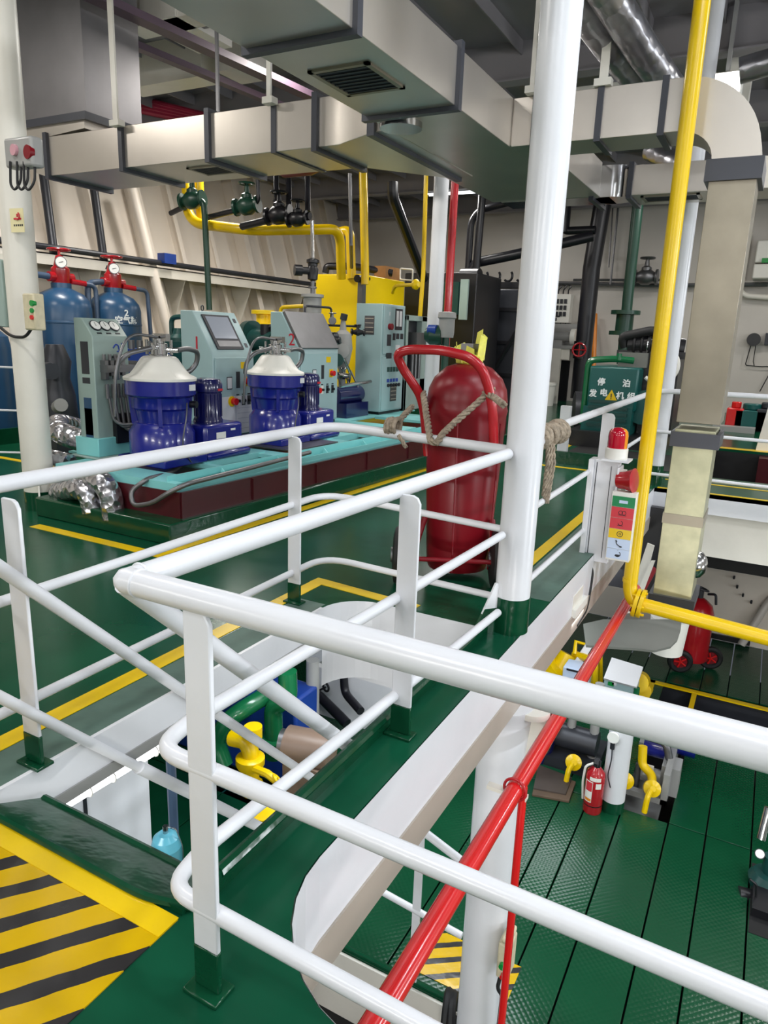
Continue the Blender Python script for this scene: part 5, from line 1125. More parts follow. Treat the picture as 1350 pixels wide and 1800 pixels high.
# left branch
t = thing('air_duct', 'square branch duct crossing to the left under the ceiling, bright front face with dark flanges', 'duct', (-4.8, 5.5, dz0))
a = MB(); a.box(-6.75, -3.5, 5.2, 5.95, dz0, dz1 + .02); part(t, 'duct_run', a, DUCT, bevel=.004)
a = MB(); a.prism([(-3.5, 5.2, dz0), (-3.3, 5.2, dz0), (-2.86, 4.98, dz0), (-2.72, 4.98, dz0), (-2.72, 6.6, dz0), (-2.95, 6.6, dz0), (-3.5, 5.95, dz0)], None, (0, 0, dz1 - dz0 + .02)); part(t, 'transition', a, DUCT, bevel=.004)
for xx in (-6.78, -5.72, -4.66, -3.96, -3.54): flange_ring(t, xx, xx + .05, 5.2, 5.95, dz0, dz1 + .02, 'x', o=.035 if xx != -3.96 else .01)
flange_ring(t, -2.90, -2.84, 4.98, 6.6, dz0, dz1, 'x')
grille(t, -5.1, -4.72, 5.4, 5.7, dz0)
a = MB(); poly = []
for k in range(9): an = PI / 2 * k / 8; poly.append((-6.75 - .46 * math.sin(an), 5.2, dz1 + .02 + .12 - (.12 + dz1 + .02 - dz0) * math.cos(an)))
poly = [(-6.75, 5.2, dz0)] + [(-6.75 - .5 * math.sin(PI / 2 * k / 8), 5.2, dz1 + .12 - (dz1 + .12 - dz0) * math.cos(PI / 2 * k / 8)) for k in range(1, 9)] + [(-6.75 - .5, 5.2, 3.5), (-6.2, 5.2, 3.5), (-6.2, 5.2, dz1 + .05), (-6.75, 5.2, dz1 + .02)]
a.prism(poly, None, (0, .75, 0)); part(t, 'elbow', a, DUCT)
a = MB(); a.box(-7.2, -6.22, 5.25, 5.95, 3.5, CEIL); part(t, 'riser', a, mat('grey_riser_duct', (132, 130, 132), .4, .6, .1, 2))
flange_ring(t, -7.22, -6.2, 5.22, 5.95, 3.46, 3.53, 'z', o=.05)
# right branch with elbow and down duct
vy0, vy1 = 5.72, 6.12
vx0, vx1 = -.60, -.30
t = thing('air_duct', 'square duct crossing behind the yellow pipe and turning down through a rounded elbow', 'duct', (-.5, 5.9, -.5))
a = MB(); a.box(-2.055, -.84, vy0, vy1, dz0 + .0, dz1); part(t, 'duct_run', a, DUCT, bevel=.004)
a = MB(); R1 = .54; zc = dz0 - .2; xc = -.84
poly = [(xc + R1 * 1.0 * math.sin(PI / 2 * k / 12), vy0, dz1 - (dz1 - zc) * (1 - math.cos(PI / 2 * k / 12))) for k in range(13)] + [(xc + .24 * math.sin(PI / 2 * k / 8), vy0, dz0 - (dz0 - zc) * (1 - math.cos(PI / 2 * k / 8))) for k in range(8, -1, -1)]
a.prism(poly, None, (0, vy1 - vy0, 0)); part(t, 'elbow', a, DUCT)
a = MB(); a.box(vx0, vx1, vy0, vy1, 1.0, zc); part(t, 'upper_drop', a, DUCTV, bevel=.003)
a = MB(); a.box(vx0 - .0, vx1 - .02, vy0, vy1, -.42, .95); part(t, 'lower_drop', a, mat('yellowed_galvanised_duct', (176, 175, 146), .36, .55, .14, 9, .02, 12), 'lower part with yellowish zinc spangle', bevel=.003)
flange_ring(t, vx0, vx1, vy0, vy1, zc - .14, zc - .0, 'z', o=.03); flange_ring(t, vx0, vx1 - .01, vy0, vy1, .82, .93, 'z', o=.025)
flange_ring(t, vx0, vx1 - .02, vy0, vy1, -.44, -.36, 'z', o=.03)
a = MB(); a.box(vx0 - .006, vx1 - .014, vy0 - .006, vy1 + .006, .22, .3); part(t, 'seam_band', a, DUCTV)
for xx in (-1.42, -1.9, -.98): flange_ring(t, xx, xx + .045, vy0, vy1, dz0, dz1, 'x', o=.02)
a = MB(); c = at(1216, 1020, x=vx1 - .02); a.lathe((vx1 - .02, 5.92, c.z), [(.11, 0), (.10, .03), (.06, .06), (.02, .07)], 20, ax=X); part(t, 'damper_dome', a, STEEL, 'bright round damper dome')
# far right branch
t = thing('air_duct', 'farther square duct with a rounded corner, crossing right behind the first right-hand branch', 'duct', (-.5, 8, dz0))
a = MB(); a.box(-1.55, 3, 7.9, 8.45, dz0, dz1 - .06); part(t, 'duct_run', a, DUCT, bevel=.004)
a = MB(); a.lathe((-1.75, 8.1, dz0), [(.2, 0), (.2, .3)], 24); a.box(-2.9, -1.75, 7.9, 8.3, dz0, dz0 + .3); part(t, 'rounded_corner', a, STEEL, 'shiny rounded corner')
for xx in (-1.58, -1.95): flange_ring(t, xx, xx + .05, 7.9, 8.45, dz0, dz1 - .06, 'x', o=.03)
grille(t, -1.45, -.9, 7.95, 8.25, dz0)
a = MB(); q = at(698, 212, z=dz0); a.lathe((q.x, q.y + .06, dz0 - .04), [(.15, 0), (.15, .04)], 28); single('duct_cap', 'small shiny round cap under the duct junction', 'cap', a, STEEL)
# hanger rods (flat bars) between ceiling and ducts
for k, (x_, y_, w_, lab) in enumerate(((-5.72, 5.12, .06, 'white flat hanger bar above the left branch duct, at its second flange'), (-4.9, 5.6, .03, 'grey flat hanger bar above the left branch duct, near its dark flange'), (-3.95, 5.12, .04, 'white flat hanger bar at the right end of the left branch duct'), (-1.42, 5.70, .06, 'pale hanger bar on the right branch duct, left of the yellow pipe'), (-1.92, 5.66, .03, 'thin pale hanger bar beside the thick white pillar'))):
    a = MB(); a.box(x_, x_ + w_, y_, y_ + .02, dz1, CEIL); a.box(x_ - .03, x_ + w_ + .03, y_ - .02, y_ + .06, dz1 + .001, dz1 + .05); single('hanger', lab, 'hanger', a, WHITE2 if k != 1 else STEELD)
# insulated round ducts
for k, (p0, p1, r_) in enumerate(((at(1000, -20, y=5.2), at(1132, 152, y=6.6), .115), (at(1062, -20, y=5.2), at(1185, 165, y=6.6), .115))):
    m = MB(); m.tube([p0 - (p1 - p0) * .55, p0, p0.lerp(p1, .5) + V((0, 0, -.02)), p1, p1 + (p1 - p0) * .3], r_, 20)
    single('insulated_pipe', 'silver foil covered round duct sloping down overhead, ' + ('the right one of the pair' if k else 'the left one of the pair'), 'duct', m, FOIL, group='silver round ducts')
m = MB(); m.tube([at(1300, 125, y=8.5), at(1400, 95, y=8.5)], .12, 18); single('insulated_pipe', 'silver foil covered pipe at the upper right corner beside the floodlight', 'pipe', m, FOIL)
m = MB(); m.tube([at(1145, 265, y=9.3), at(1200, 290, y=9.0)], .12, 16); single('insulated_pipe', 'short silver foil covered elbow under the right branch duct', 'pipe', m, FOIL)
# cable trays and pipes under the ceiling
for k, (a0, b0, w_, lab) in enumerate(((at(195, 15, z=4.4), at(470, 140, z=4.4), .16, 'dark purple cable tray overhead at the upper left'), (at(140, 45, z=4.7), at(455, 175, z=4.5), .12, 'second dark cable tray farther back at the upper left'))):
    d = (b0 - a0).normalized(); s = Z.cross(d).normalized() * w_ / 2
    m = MB(); p = a0 - d * .6; q = b0 + d * 1.2; m.hexa([p - s, q - s, q + s, p + s] + [v + Z * .07 for v in (p - s, q - s, q + s, p + s)])
    single('cable_tray', lab, 'cable tray', m, mat('purple_tray_paint_%d' % k if False else 'purple_grey_paint' + ('' if k == 0 else '_dark'), (92, 74, 88), .45, var=.1))
for k in range(4):
    p0 = at(150, 150 + 8 * k, y=9.5); p1 = at(330, 196 + 5 * k, y=9.5); m = MB(); m.tube([p0 - (p1 - p0) * .2, p1 + (p1 - p0) * .3], .055, 10)
    single('pipe', 'magenta pipe of the bundle overhead behind the left branch duct', 'pipe', m, PINK, group='magenta pipe bundle')
m = MB(); p0 = at(560, 288, y=9); p1 = at(760, 268, y=9); m.tube([p0, p1], .1, 12); m.tube([p0, at(545, 295, y=9), at(500, 300, y=9.2)], .1, 12); single('pipe', 'dark maroon pipe under the big duct, left of the slender pillar', 'pipe', m, mat('maroon_pipe', (112, 40, 48), .35, var=.1))
m = MB(); m.tube([at(690, 320, y=12), at(690, 345, y=12), at(745, 490, y=14)], .1, 10, fillet=.2); single('pipe', 'black pipe slanting down the hull corner behind the yellow pipes', 'pipe', m, PIPEB)
m = MB(); m.tube([at(615, 305, y=10.5), at(617, 430, y=10.5), at(618, 470, y=11.5)], .03, 8); single('conduit', 'thin grey conduit left of the straight yellow pipe', 'pipe', m, STEELD)
# ceiling plates and brackets at upper left
for k, (px, py, sx, sy) in enumerate(((290, 45, .9, .3), (330, 60, .5, .9), (300, 150, 1.4, .35), (430, 130, .5, .5))):
    c = at(px, py, z=4.72); a = MB(); a.box(c.x - sx / 2, c.x + sx / 2, c.y - sy / 2, c.y + sy / 2, 4.70, CEIL); struct('trim_%d' % (32 + k), a, WHITE2)
# vertical yellow pipe with elbow and flange
KF = 5.5 / 4.6
def T5(x, y, z): return EYE + (V((x, y, z)) - EYE) * KF
m = MB(); m.tube([V((T5(-.637, 4.6, 0).x, 5.5, CEIL)), T5(-.628, 4.6, .02), T5(-.60, 4.6, -.06), T5(-.54, 4.6, -.075)], .053, 20, fillet=.09, seg=8)
t = thing('pipe', 'long yellow vertical pipe at the right that elbows over to run right', 'pipe', T5(-.63, 4.6, 0)); part(t, 'riser', m, YELLOW, sharp=60)
m = MB(); m.tube([T5(-.54, 4.6, -.078), T5(3, 4.6, -.35)], .054, 18); part(t, 'horizontal_run', m, YELLOW, sharp=60)
m = MB(); p = T5(-.63, 4.6, .06); m.cyl(p, p + Z * .03, .057, n=20); part(t, 'weld_collar', m, YELLOW)
for (xa, xb) in ((-.585, -.562), (-.555, -.532)): a = MB(); a.cyl(T5(xa, 4.6, -.072), T5(xb, 4.6, -.075), .113, n=24); part(t, 'flange', a, YELLOW)
for k in range(6): an = k * PI / 3; a = MB(); p = T5(-.60, 4.6, -.074) + V((0, .085 * math.cos(an), .085 * math.sin(an))); a.cyl(p, p + X * .1, .011, n=6); part(t, 'bolt', a, YELLOW)
# ================================================================== red pipe under the deck edge
m = MB(); m.tube([(-.93, 0.6, -.62), (-.78, 1.64, -.51), (-.80, 2.9, -.53), (-.82, 6.2, -.62)], .052, 20)
m = MB(); r0 = at(640, 1800, x=-.80); rA = at(905, 1388, x=-.80); rB = at(1108, 1088, x=-.80)
m.tube([(-.8, r0.y - .6, rA.z), (-.8, rA.y, rA.z), (-.8, rB.y + .1, rA.z)], .042, 20)
t = thing('pipe', 'glossy red pipe running along below the deck edge', 'pipe', (-.8, 3, rA.z)); part(t, 'run', m, REDP, sharp=60)
zr = rA.z; ry = rA.y
a = MB(); a.ring((-.8, ry, zr), .055, .007, ax=(.1, 1, 0), n=22, a0=0, a1=2 * PI); part(t, 'u_bolt', a, RED)
a = MB(); a.box(-.95, -.75, ry + .03, ry + .07, zr - .07, zr - .05); part(t, 'support', a, WHITE2, 'white support bracket')
a = MB(); q0 = at(915, 1400, x=-.77); q1 = at(893, 1800, y=q0.y + .05); a.tube([(-.77, q0.y + .04, zr), (-.77, q0.y + .05, zr - 2.4)], .02, 10); part(t, 'drop_pipe', a, REDP, 'thin red drop pipe', sharp=60)
# ================================================================== lower floor, seen through the big opening on the right
# small red extinguisher beside the white column
q = at(1040, 1424, z=z3)
t = thing('fire_extinguisher', 'red fire extinguisher with labels standing beside the white column on the lower floor', 'fire extinguisher', q)
a = MB(); a.lathe(q, [(.085, 0), (.092, .015), (.092, .40), (.085, .44), (.05, .48), (.035, .50)], 24); part(t, 'cylinder', a, RED)
a = MB(); a.lathe(q, [(.0925, .09), (.0935, .10)], 24); part(t, 'base_band', a, BLACK)
a = MB(); a.cyl(q + Z * .5, q + Z * .56, .035, n=12); a.box(q.x - .02, q.x + .02, q.y - .1, q.y + .02, z3 + .55, z3 + .58); part(t, 'valve', a, BLACK)
a = MB(); a.tube([q + V((-.03, -.03, .54)), q + V((-.1, -.05, .5)), q + V((-.115, -.02, .3)), q + V((-.1, 0, .1))], .012, 8, fillet=.05); part(t, 'hose', a, WPLAS)
def band(c, r, z0, z1, a0, a1, m_, par, nm):
    m = MB(); n = 10; vs = []
    for z_ in (z0, z1):
        for k in range(n + 1): an = a0 + (a1 - a0) * k / n; vs.append(V((c.x + r * math.cos(an), c.y + r * math.sin(an), c.z + z_)))
    m.add(vs, [(k, k + 1, n + 2 + k, n + 1 + k) for k in range(n)]); return part(par, nm, m, m_)
band(q, .0935, .14, .37, -2.5, -1.6, WPLAS, t, 'label'); band(q, .094, .26, .36, -2.4, -1.65, SIGNR, t, 'label'); band(q, .094, .15, .18, -2.4, -1.65, ORANGE, t, 'label'); band(q, .0935, .30, .36, -1.3, -.7, WPLAS, t, 'label'); band(q, .0935, .38, .42, -2.0, -.8, WPLAS, t, 'label')
# tassel on the column
q = at(1075, 1420, z=z3); fy = q.y - .118; c = at(1078, 1300, y=fy)
t = thing('gauge', 'round dial with dark cord hanging on the white column of the lower floor', 'gauge', c)
a = MB(); a.cyl(c + Z * .03, c + Z * .03 - Y * .03, .055, n=22); part(t, 'dial', a, GAUGE)
a = MB(); a.cyl(c - Z * .1, c - Z * .03, .022, n=10); a.tube([c - Z * .1, c + V((.01, -.01, -.2)), c + V((.0, -.01, -.3)), c + V((-.01, -.005, -.4)), c + V((.03, -.005, -.52))], .006, 6, fillet=.06); part(t, 'cord', a, INK)
# pumps left of the column
q = at(990, 1350, z=z3)
t = thing('bilge_pump', 'dark pump with grey pipes left of the white column on the lower floor', 'pump', (q.x, q.y, z3))
a = MB(); a.box(q.x - .35, q.x + .35, q.y - .05, q.y + .6, z3, z3 + .12); a.cyl((q.x - .3, q.y + .2, z3 + .28), (q.x + .3, q.y + .2, z3 + .28), .14, n=18); a.cyl((q.x - .25, q.y + .02, z3 + .22), (q.x - .25, q.y - .08, z3 + .22), .1, n=18); part(t, 'casing', a, DARK)
a = MB(); a.tube([(q.x, q.y + .2, z3 + .4), (q.x, q.y + .2, z3 + .75), (q.x - .25, q.y + .25, z3 + .75)], .05, 10, fillet=.08); a.tube([(q.x + .25, q.y + .2, z3 + .1), (q.x + .25, q.y + .2, z3 + 1.0)], .05, 10); a.tube([(q.x - .1, q.y + .1, z3 + .55), (q.x - .1, q.y + .1, z3 + .95), (q.x + .1, q.y + .1, z3 + .95)], .045, 10, fillet=.07); part(t, 'pipework', a, GREY, sharp=60)
def cap_valve(px, py, lab, z_=-2.8, elbow=True):
    c = at(px, py, z=z_); t = thing('vent_cap', lab, 'vent', (c.x, c.y, z3))
    a = MB(); a.lathe(c, [(.03, -.03), (.085, -.02), (.085, .02), (.04, .04), (.03, .05)], 20, ax=(.3, -.9, .5)); part(t, 'cap', a, YELLOW)
    a = MB(); a.tube([c + V((0, -.02, -.0)), c + V((-.02, -.12, -.02)), V((c.x - .03, c.y - .14, z3))], .028, 8, fillet=.05); part(t, 'handle', a, YELLOW)
    if elbow: a = MB(); a.tube([c, c + V((-.03, .16, .06)), c + V((-.14, .2, .10)), c + V((-.16, .24, .3))], .045, 10, fillet=.08); part(t, 'elbow', a, YELLOW, sharp=60)
cap_valve(1008, 1340, 'yellow valve cap in front of the dark pump, left of the white column', elbow=False)
cap_valve(1099, 1372, 'yellow valve cap close to the right side of the white column', elbow=False)
cap_valve(1146, 1386, 'yellow valve cap with elbow pipe in front of the blue pump skid')
q = at(1130, 1405, z=z3); q2 = at(1192, 1330, z=z3)
t = thing('pump_skid', 'pump skid with blue motors and grey valves right of the white column', 'pump skid', (q.x, q.y + .4, z3))
a = MB(); a.box(q.x - .2, q2.x, q.y + .0, q.y + .08, z3, z3 + .06); a.box(q2.x - .06, q2.x, q.y, q2.y, z3, z3 + .35); a.box(q.x - .2, q2.x, q2.y - .1, q2.y, z3, z3 + .1); a.box(q.x - .2, q2.x - .06, q.y + .1, q2.y - .1, z3 - .3, z3 - .25); part(t, 'frame', a, GREY)
a = MB(); a.cyl((q.x - .1, q.y + .55, z3 + .36), (q.x + .12, q.y + .55, z3 + .36), .15, n=20); a.cyl((q.x + .18, q.y + .75, z3 + .36), (q.x + .4, q.y + .75, z3 + .36), .15, n=20); part(t, 'motor', a, BLUE, 'blue electric motors')
a = MB(); a.box(q.x + .12, q.x + .3, q.y + .2, q.y + .45, z3, z3 + .32); a.cyl((q.x - .12, q.y + .25, z3 + .15), (q.x + .12, q.y + .25, z3 + .15), .08, n=14); part(t, 'pump_body', a, GREY)
a = MB(); a.tube([(q.x - .15, q.y + .4, z3 + .5), (q.x + .12, q.y + .36, z3 + .5), (q.x + .18, q.y + .36, z3 + .3)], .04, 10, fillet=.07); a.cyl((q.x - .1, q.y + .15, z3), (q.x - .1, q.y + .15, z3 + .3), .03, n=8); part(t, 'pipework', a, STEELD, sharp=60)
a = MB(); a.pl((q.x, q.y + .16, z3 + .25), X, Z, .1, .13, .006); part(t, 'tag', a, PAPER)
# litter bin
q = at(945, 1330, z=z3)
t = thing('litter_bin', 'black bin with a plastic liner on the lower floor below the white beam', 'bin', q)
a = MB(); a.lathe(q, [(.15, 0), (.19, .42), (.2, .44)], 26); part(t, 'tub', a, BLUED)
a = MB(); a.lathe(q, [(.203, .36), (.212, .45), (.2, .47), (.17, .45), (.16, .40)], 26); part(t, 'liner', a, RUBBER, 'black plastic liner')
# mat
p = [at(935, 1400, z=z3), at(1000, 1412, z=z3), at(1012, 1378, z=z3), at(945, 1352, z=z3)]
a = MB(); a.prism(p, None, (0, 0, .03)); single('floor_mat', 'brown cardboard mat lying on the lower floor before the dark pump', 'mat', a, MATTE, bevel=.006)
a = MB(); p = [v.lerp(sum(p, V((0, 0, 0))) / 4, .12) + Z * .03 + V((-.03, .05, 0)) for v in p]; a.prism(p, None, (0, 0, .015)); single('floor_mat', 'upper dark sheet lying on the brown cardboard mat', 'mat', a, mat('dark_sheet', (70, 60, 54), .6, var=.15))
# cabinets and yellow frame at the back of the lower floor
yb = 8.3
def face_box(px0, py0, px1, py1, y_, dep, name, lab, cat, m_, bottom=None):
    p0 = at(px0, py0, y=y_); p1 = at(px1, py1, y=y_); zb = p1.z if bottom is None else bottom
    t = thing(name, lab, cat, ((p0.x + p1.x) / 2, y_ + dep / 2, zb))
    a = MB(); a.box(p0.x, p1.x, y_, y_ + dep, zb, p0.z); part(t, 'box', a, m_, bevel=.008); return t, p0, p1
t, p0, p1 = face_box(1062, 1195, 1115, 1240, yb, .3, 'starter_box', 'pale green starter box with lit meter under the torn white card', 'switch box', LBLUE, z3)
a = MB(); c = at(1074, 1202, y=yb); a.pl(c, X, Z, .11, .06, .006) ; a = MB(); a.pl(c, X, Z, .07, .05, .006); part(t, 'meter', a, GREENBTN, 'green round meter')
a = MB(); c = at(1080, 1201, y=yb); a.pl(c, X, Z, .05, .05, .006); part(t, 'meter', a, PAPER)
a = MB(); c = at(1073, 1213, y=yb); a.pl(c, X, Z, .1, .025, .006); part(t, 'switch', a, INK)
a = MB(); c = at(1098, 1178, y=yb + .05); a.prism([(c.x - .22, yb, p0.z + .0), (c.x + .17, yb - .02, p0.z + .0), (c.x + .18, yb + .28, p0.z + .14), (c.x - .2, yb + .3, p0.z + .16)], None, (0, -.02, .03)); single('card', 'torn white card leaning on the pale green starter box', 'card', a, PAPER)
t, p0, p1 = face_box(990, 1172, 1034, 1200, yb, .28, 'switch_box', 'pale grey switch box in front of the yellow frame on the lower floor', 'switch box', SIGNB, z3 + .4)
a = MB(); c = at(1013, 1180, y=yb); a.box(c.x - .12, c.x + .12, yb - .01, yb, c.z - .012, c.z + .012); part(t, 'slot', a, INK)
a = MB(); a.box(p0.x + .1, p0.x + .16, yb + .1, yb + .2, z3, z3 + .4); part(t, 'stand', a, GREY)
t = thing('yellow_pipework', 'yellow pipe frame with valves behind the pale switch box on the lower floor', 'frame', at(1010, 1230, y=yb + .5))
a = MB(); a.tube([at(1045, 1215, y=yb + .2), at(1045, 1165, y=yb + .2), at(1035, 1158, y=yb + .3), at(1010, 1150, y=yb + .5)], .05, 10, fillet=.1); a.tube([at(1010, 1150, y=yb + .4), at(1012, 1128, y=yb + .5), at(1056, 1140, y=yb + .6), at(1056, 1215, y=yb + .6)], .03, 8); a.cyl(at(985, 1180, y=yb + .4), at(1000, 1150, y=yb + .5), .14, n=16); a.cyl(at(970, 1190, y=yb + .3), at(985, 1175, y=yb + .3), .17, n=16)
a.cyl(at(1122, 1200, y=yb + .2), at(1126, 1196, y=yb + .6), .12, n=18); a.cyl(at(1130, 1215, y=yb + .3), at(1134, 1210, y=yb + .7), .10, n=18); a.tube([at(1056, 1215, y=yb + .6), V((at(1056, 1215, y=yb + .6).x, yb + .6, z3))], .03, 8); part(t, 'pipework', a, YELLOW)
a = MB(); c = at(1027, 1140, y=yb + .5); a.prism([at(1030, 1132, y=yb + .5), at(1043, 1134, y=yb + .5), at(1020, 1172, y=yb + .3), at(1007, 1168, y=yb + .3)], None, (0, .03, .02)); part(t, 'strap', a, PAPER)
a = MB(); c = at(1118, 1222, y=yb); a.cyl(c - Z * .12, c + Z * .1, .035, n=12); single('glass_cup', 'small dark oil cup beside the pale green starter box', 'cup', a, PIPEG)
# grey curved cover under the square duct
a = MB(); c = at(1110, 1090, y=6.9); zc_ = -1.0
pts = [at(1025, 1100, z=zc_), at(1060, 1092, z=zc_), at(1198, 1092, z=zc_), at(1196, 1110, z=zc_), at(1190, 1128, z=zc_), at(1178, 1140, z=zc_), at(1150, 1147, z=zc_), at(1110, 1143, z=zc_), at(1030, 1138, z=zc_)]
a.prism(pts, None, (0, 0, .02)); single('platform', 'grey plate with rounded corner directly under the square down duct', 'platform', a, PLATG)
a = MB(); p = at(1060, 1040, y=8.2); a.box(p.x - .5, p.x + .55, 8.2, 8.3, -1.2, -.2); struct('trim_36', a, BLACK)  # black panel standing in for the deep shadow between beam and duct
a = MB(); a.prism([at(1150, 960, y=7.5), at(1120, 1075, y=7.5), at(1095, 1080, y=7.5), at(1138, 955, y=7.5)], None, (0, .03, 0)); a.prism([at(1112, 1060, y=7.4), at(1145, 985, y=7.4), at(1152, 985, y=7.4), at(1120, 1070, y=7.4)], None, (0, -.04, 0)); single('bracket', 'cream bracket plate with rust stains left of the square down duct', 'bracket', a, WHITE2)
m = MB(); m.tube([at(1108, 1070, y=7.3), at(1146, 1000, y=7.8)], .05, 12); single('pipe', 'dark red pipe stub between the duct and the white bracket plate', 'pipe', m, REDD)
a = MB(); a.lathe(at(1170, 1145, z=-1.7), [(.17, 0), (.2, .4)], 20); single('container', 'white plastic container under the grey plate', 'container', a, WPLAS)
# wheeled red extinguisher of the lower floor
q = at(1212, 1172, z=z3)
t = thing('wheeled_extinguisher', 'red wheeled fire extinguisher on the lower floor below the yellow pipe', 'fire extinguisher', q)
a = MB(); a.lathe(q, [(.2, .14), (.22, .2), (.22, .85), (.18, .98), (.1, 1.05), (.05, 1.08)], 28); part(t, 'tank', a, RED)
a = MB(); a.cyl(q + Z * 1.06, q + Z * 1.2, .045, n=12); a.ring(q + Z * 1.22, .1, .015, ax=(.3, .2, 1), n=18); a.tube([q + V((.1, 0, 1.15)), q + V((.2, -.1, 1.2)), q + V((.22, -.1, 1.05))], .018, 8, fillet=.05); part(t, 'valve', a, DARK)
a = MB(); a.pl(q + V((.06, -.222, .78)), X, Z, .14, .09, .004); part(t, 'label', a, PAPER)
a = MB(); a.tube([q + V((-.15, -.15, .2)), q + V((-.15, -.19, .95))], .016, 8); part(t, 'frame', a, STEELD)
for s in (-1, 1):
    c = at(1202, 1158, y=q.y - .25) if s < 0 else V((q.x + .25, q.y + .1, z3 + .17)); c = V((q.x - .12, q.y - .27, z3 + .17)) if s < 0 else c
    a = MB(); a.ring(c, .13, .045, ax=(.25, -.97, 0), n=22, k=8); w_ = part(t, 'wheel', a, RUBBER)
    a = MB(); d = V((.25, -.97, 0)); a.cyl(c, c + d * .02, .1, n=20); part(w_, 'rim', a, REDD)
    a = MB()
    for k in range(5): an = k * 2 * PI / 5; e = V((d.y, -d.x, 0)) * math.cos(an) + Z * math.sin(an); a.cyl(c + d * .03, c + d * .03 + e * .09, .014, n=6)
    part(w_, 'spoke', a, REDP)
# tray, pit frame
a = MB(); p = at(1275, 1125, z=z3); a.box(p.x - .25, p.x + .35, p.y - .1, p.y + .25, z3 + .02, z3 + .1); a.cyl((p.x - .1, p.y, z3 + .1), (p.x + .0, p.y, z3 + .2), .06, n=10); single('oil_tray', 'black oily tray on the lower floor by the back wall', 'tray', a, BLACK)
a = MB(); p = at(1345, 1120, z=z3 + .3); a.tube([p + V((-.3, 0, -.2)), p + V((0, .2, .6)), p + V((.5, .2, .9))], .06, 10, fillet=.2); single('hose', 'pale hose against the lower back wall at the right edge', 'hose', a, WALLP, sharp=60)
c = at(1295, 1010, y=YL - .02); t = thing('hook_rack', 'ring of small dark hooks on the lower back wall at the right', 'hooks', c)
for k in range(10):
    if k < 7: an = PI + k * .28; e = V((math.cos(an), 0, math.sin(an))) * .55 + V((.5, 0, .1))
    else: e = V((.35 + .22 * (k - 7), 0, .28))
    a = MB(); a.tube([c + e, c + e + V((0, -.08, 0)), c + e + V((0, -.09, .05))], .016, 6, fillet=.02); part(t, 'hook', a, DARK)
a = MB()
x0 = -.92
a.box(x0, 4, 9.72, 9.80, z3 + .0, z3 + .02); a.box(x0, x0 + .08, 8.8, 9.8, z3, z3 + .02); a.box(-.36, -.30, 8.8, 9.8, z3 - .02, z3 + .015)
struct('trim_37', a, YELLOW)
a = MB(); a.box(x0, x0 + .02, 8.75, 9.8, z3 - .6, z3); a.box(x0, 4, 9.78, 9.8, z3 - .6, z3); a.box(-.34, -.32, 8.8, 9.8, z3 - .6, z3 - .02); struct('trim_38', a, DARK)
# pump in the pit at the right edge
q = at(1325, 1590, z=z3)
t = thing('pit_pump', 'dark green pump with pressure gauge at the right edge of the lower floor', 'pump', (q.x + .15, q.y + .1, z3))
a = MB(); a.lathe(at(1350, 1545, y=q.y + .3), [(.03, -.1), (.14, -.08), (.16, 0), (.12, .06), (.03, .08)], 20); a.cyl((q.x + .1, q.y + .3, z3 - .1), (q.x + .1, q.y + .3, z3 + .3), .07, n=14); part(t, 'casing', a, PUMPG)
a = MB(); a.cyl(at(1298, 1572, y=q.y + .1), at(1345, 1585, y=q.y + .15), .07, n=16); a.box(q.x - .02, q.x + .3, q.y - .15, q.y + .15, z3 - .05, z3 + .08); a.tube([at(1318, 1545, y=q.y), at(1330, 1555, y=q.y), at(1328, 1590, y=q.y)], .01, 6, fillet=.02); part(t, 'motor', a, BLACK)
c = at(1336, 1501, y=q.y + .3); a = MB(); a.cyl(c, c + V((-.1, -.9, .6)).normalized() * .03, .042, n=20); g_ = part(t, 'gauge', a, DARK); a = MB(); d = V((-.1, -.9, .6)).normalized(); a.cyl(c + d * .03, c + d * .032, .036, n=20); part(g_, 'dial', a, GAUGE)
a = MB(); a.tube([at(1352, 1420, y=q.y + .5), at(1338, 1475, y=q.y + .4)], .04, 12); part(t, 'cylinder', a, STEEL, 'bright cylinder')
a = MB(); a.box(q.x - .03, q.x + .5, q.y - .35, q.y + .55, z3 - .001, z3 + .004); part(t, 'sump', a, PITM)
# push-button box on the lower pillar
p = at(886, 1640, y=3.47)
t = thing('push_button_box', 'grimy yellowed push button box on the side of the thick lower pillar', 'switch box', p)
p = at(884, 1685, y=3.47); cy_ = 3.47
a = MB(); a.box(p.x - .02, p.x + .055, cy_ - .06, cy_ + .08, p.z - .09, p.z + .16); a.box(p.x - .005, p.x + .05, cy_ - .06, cy_ + .08, p.z + .165, p.z + .2); part(t, 'housing', a, BEIGE, bevel=.012)
a = MB(); a.cyl((p.x + .02, cy_ - .06, p.z + .02), (p.x + .02, cy_ - .085, p.z + .02), .02, n=14); part(t, 'button', a, GREENBTN, 'green button')
a = MB(); a.cyl((p.x + .03, cy_ - .06, p.z - .05), (p.x + .03, cy_ - .085, p.z - .05), .018, n=14); part(t, 'button', a, REDP, 'red button')
a = MB(); a.tube([(p.x, cy_, p.z - .09), (p.x - .01, cy_ - .03, p.z - .2), (p.x + .02, cy_ - .02, p.z - .24), (p.x + .01, cy_, p.z - .6)], .012, 8, fillet=.03); part(t, 'cable', a, RUBBER)
p = at(905, 1560, y=4.2); m = MB(); m.cyl((p.x - .1, 4.1, z3), (p.x - .1, 4.1, -.05), .045, n=16); single('pipe', 'slim white pipe standing just behind the thick lower pillar', 'pipe', m, WHITE)
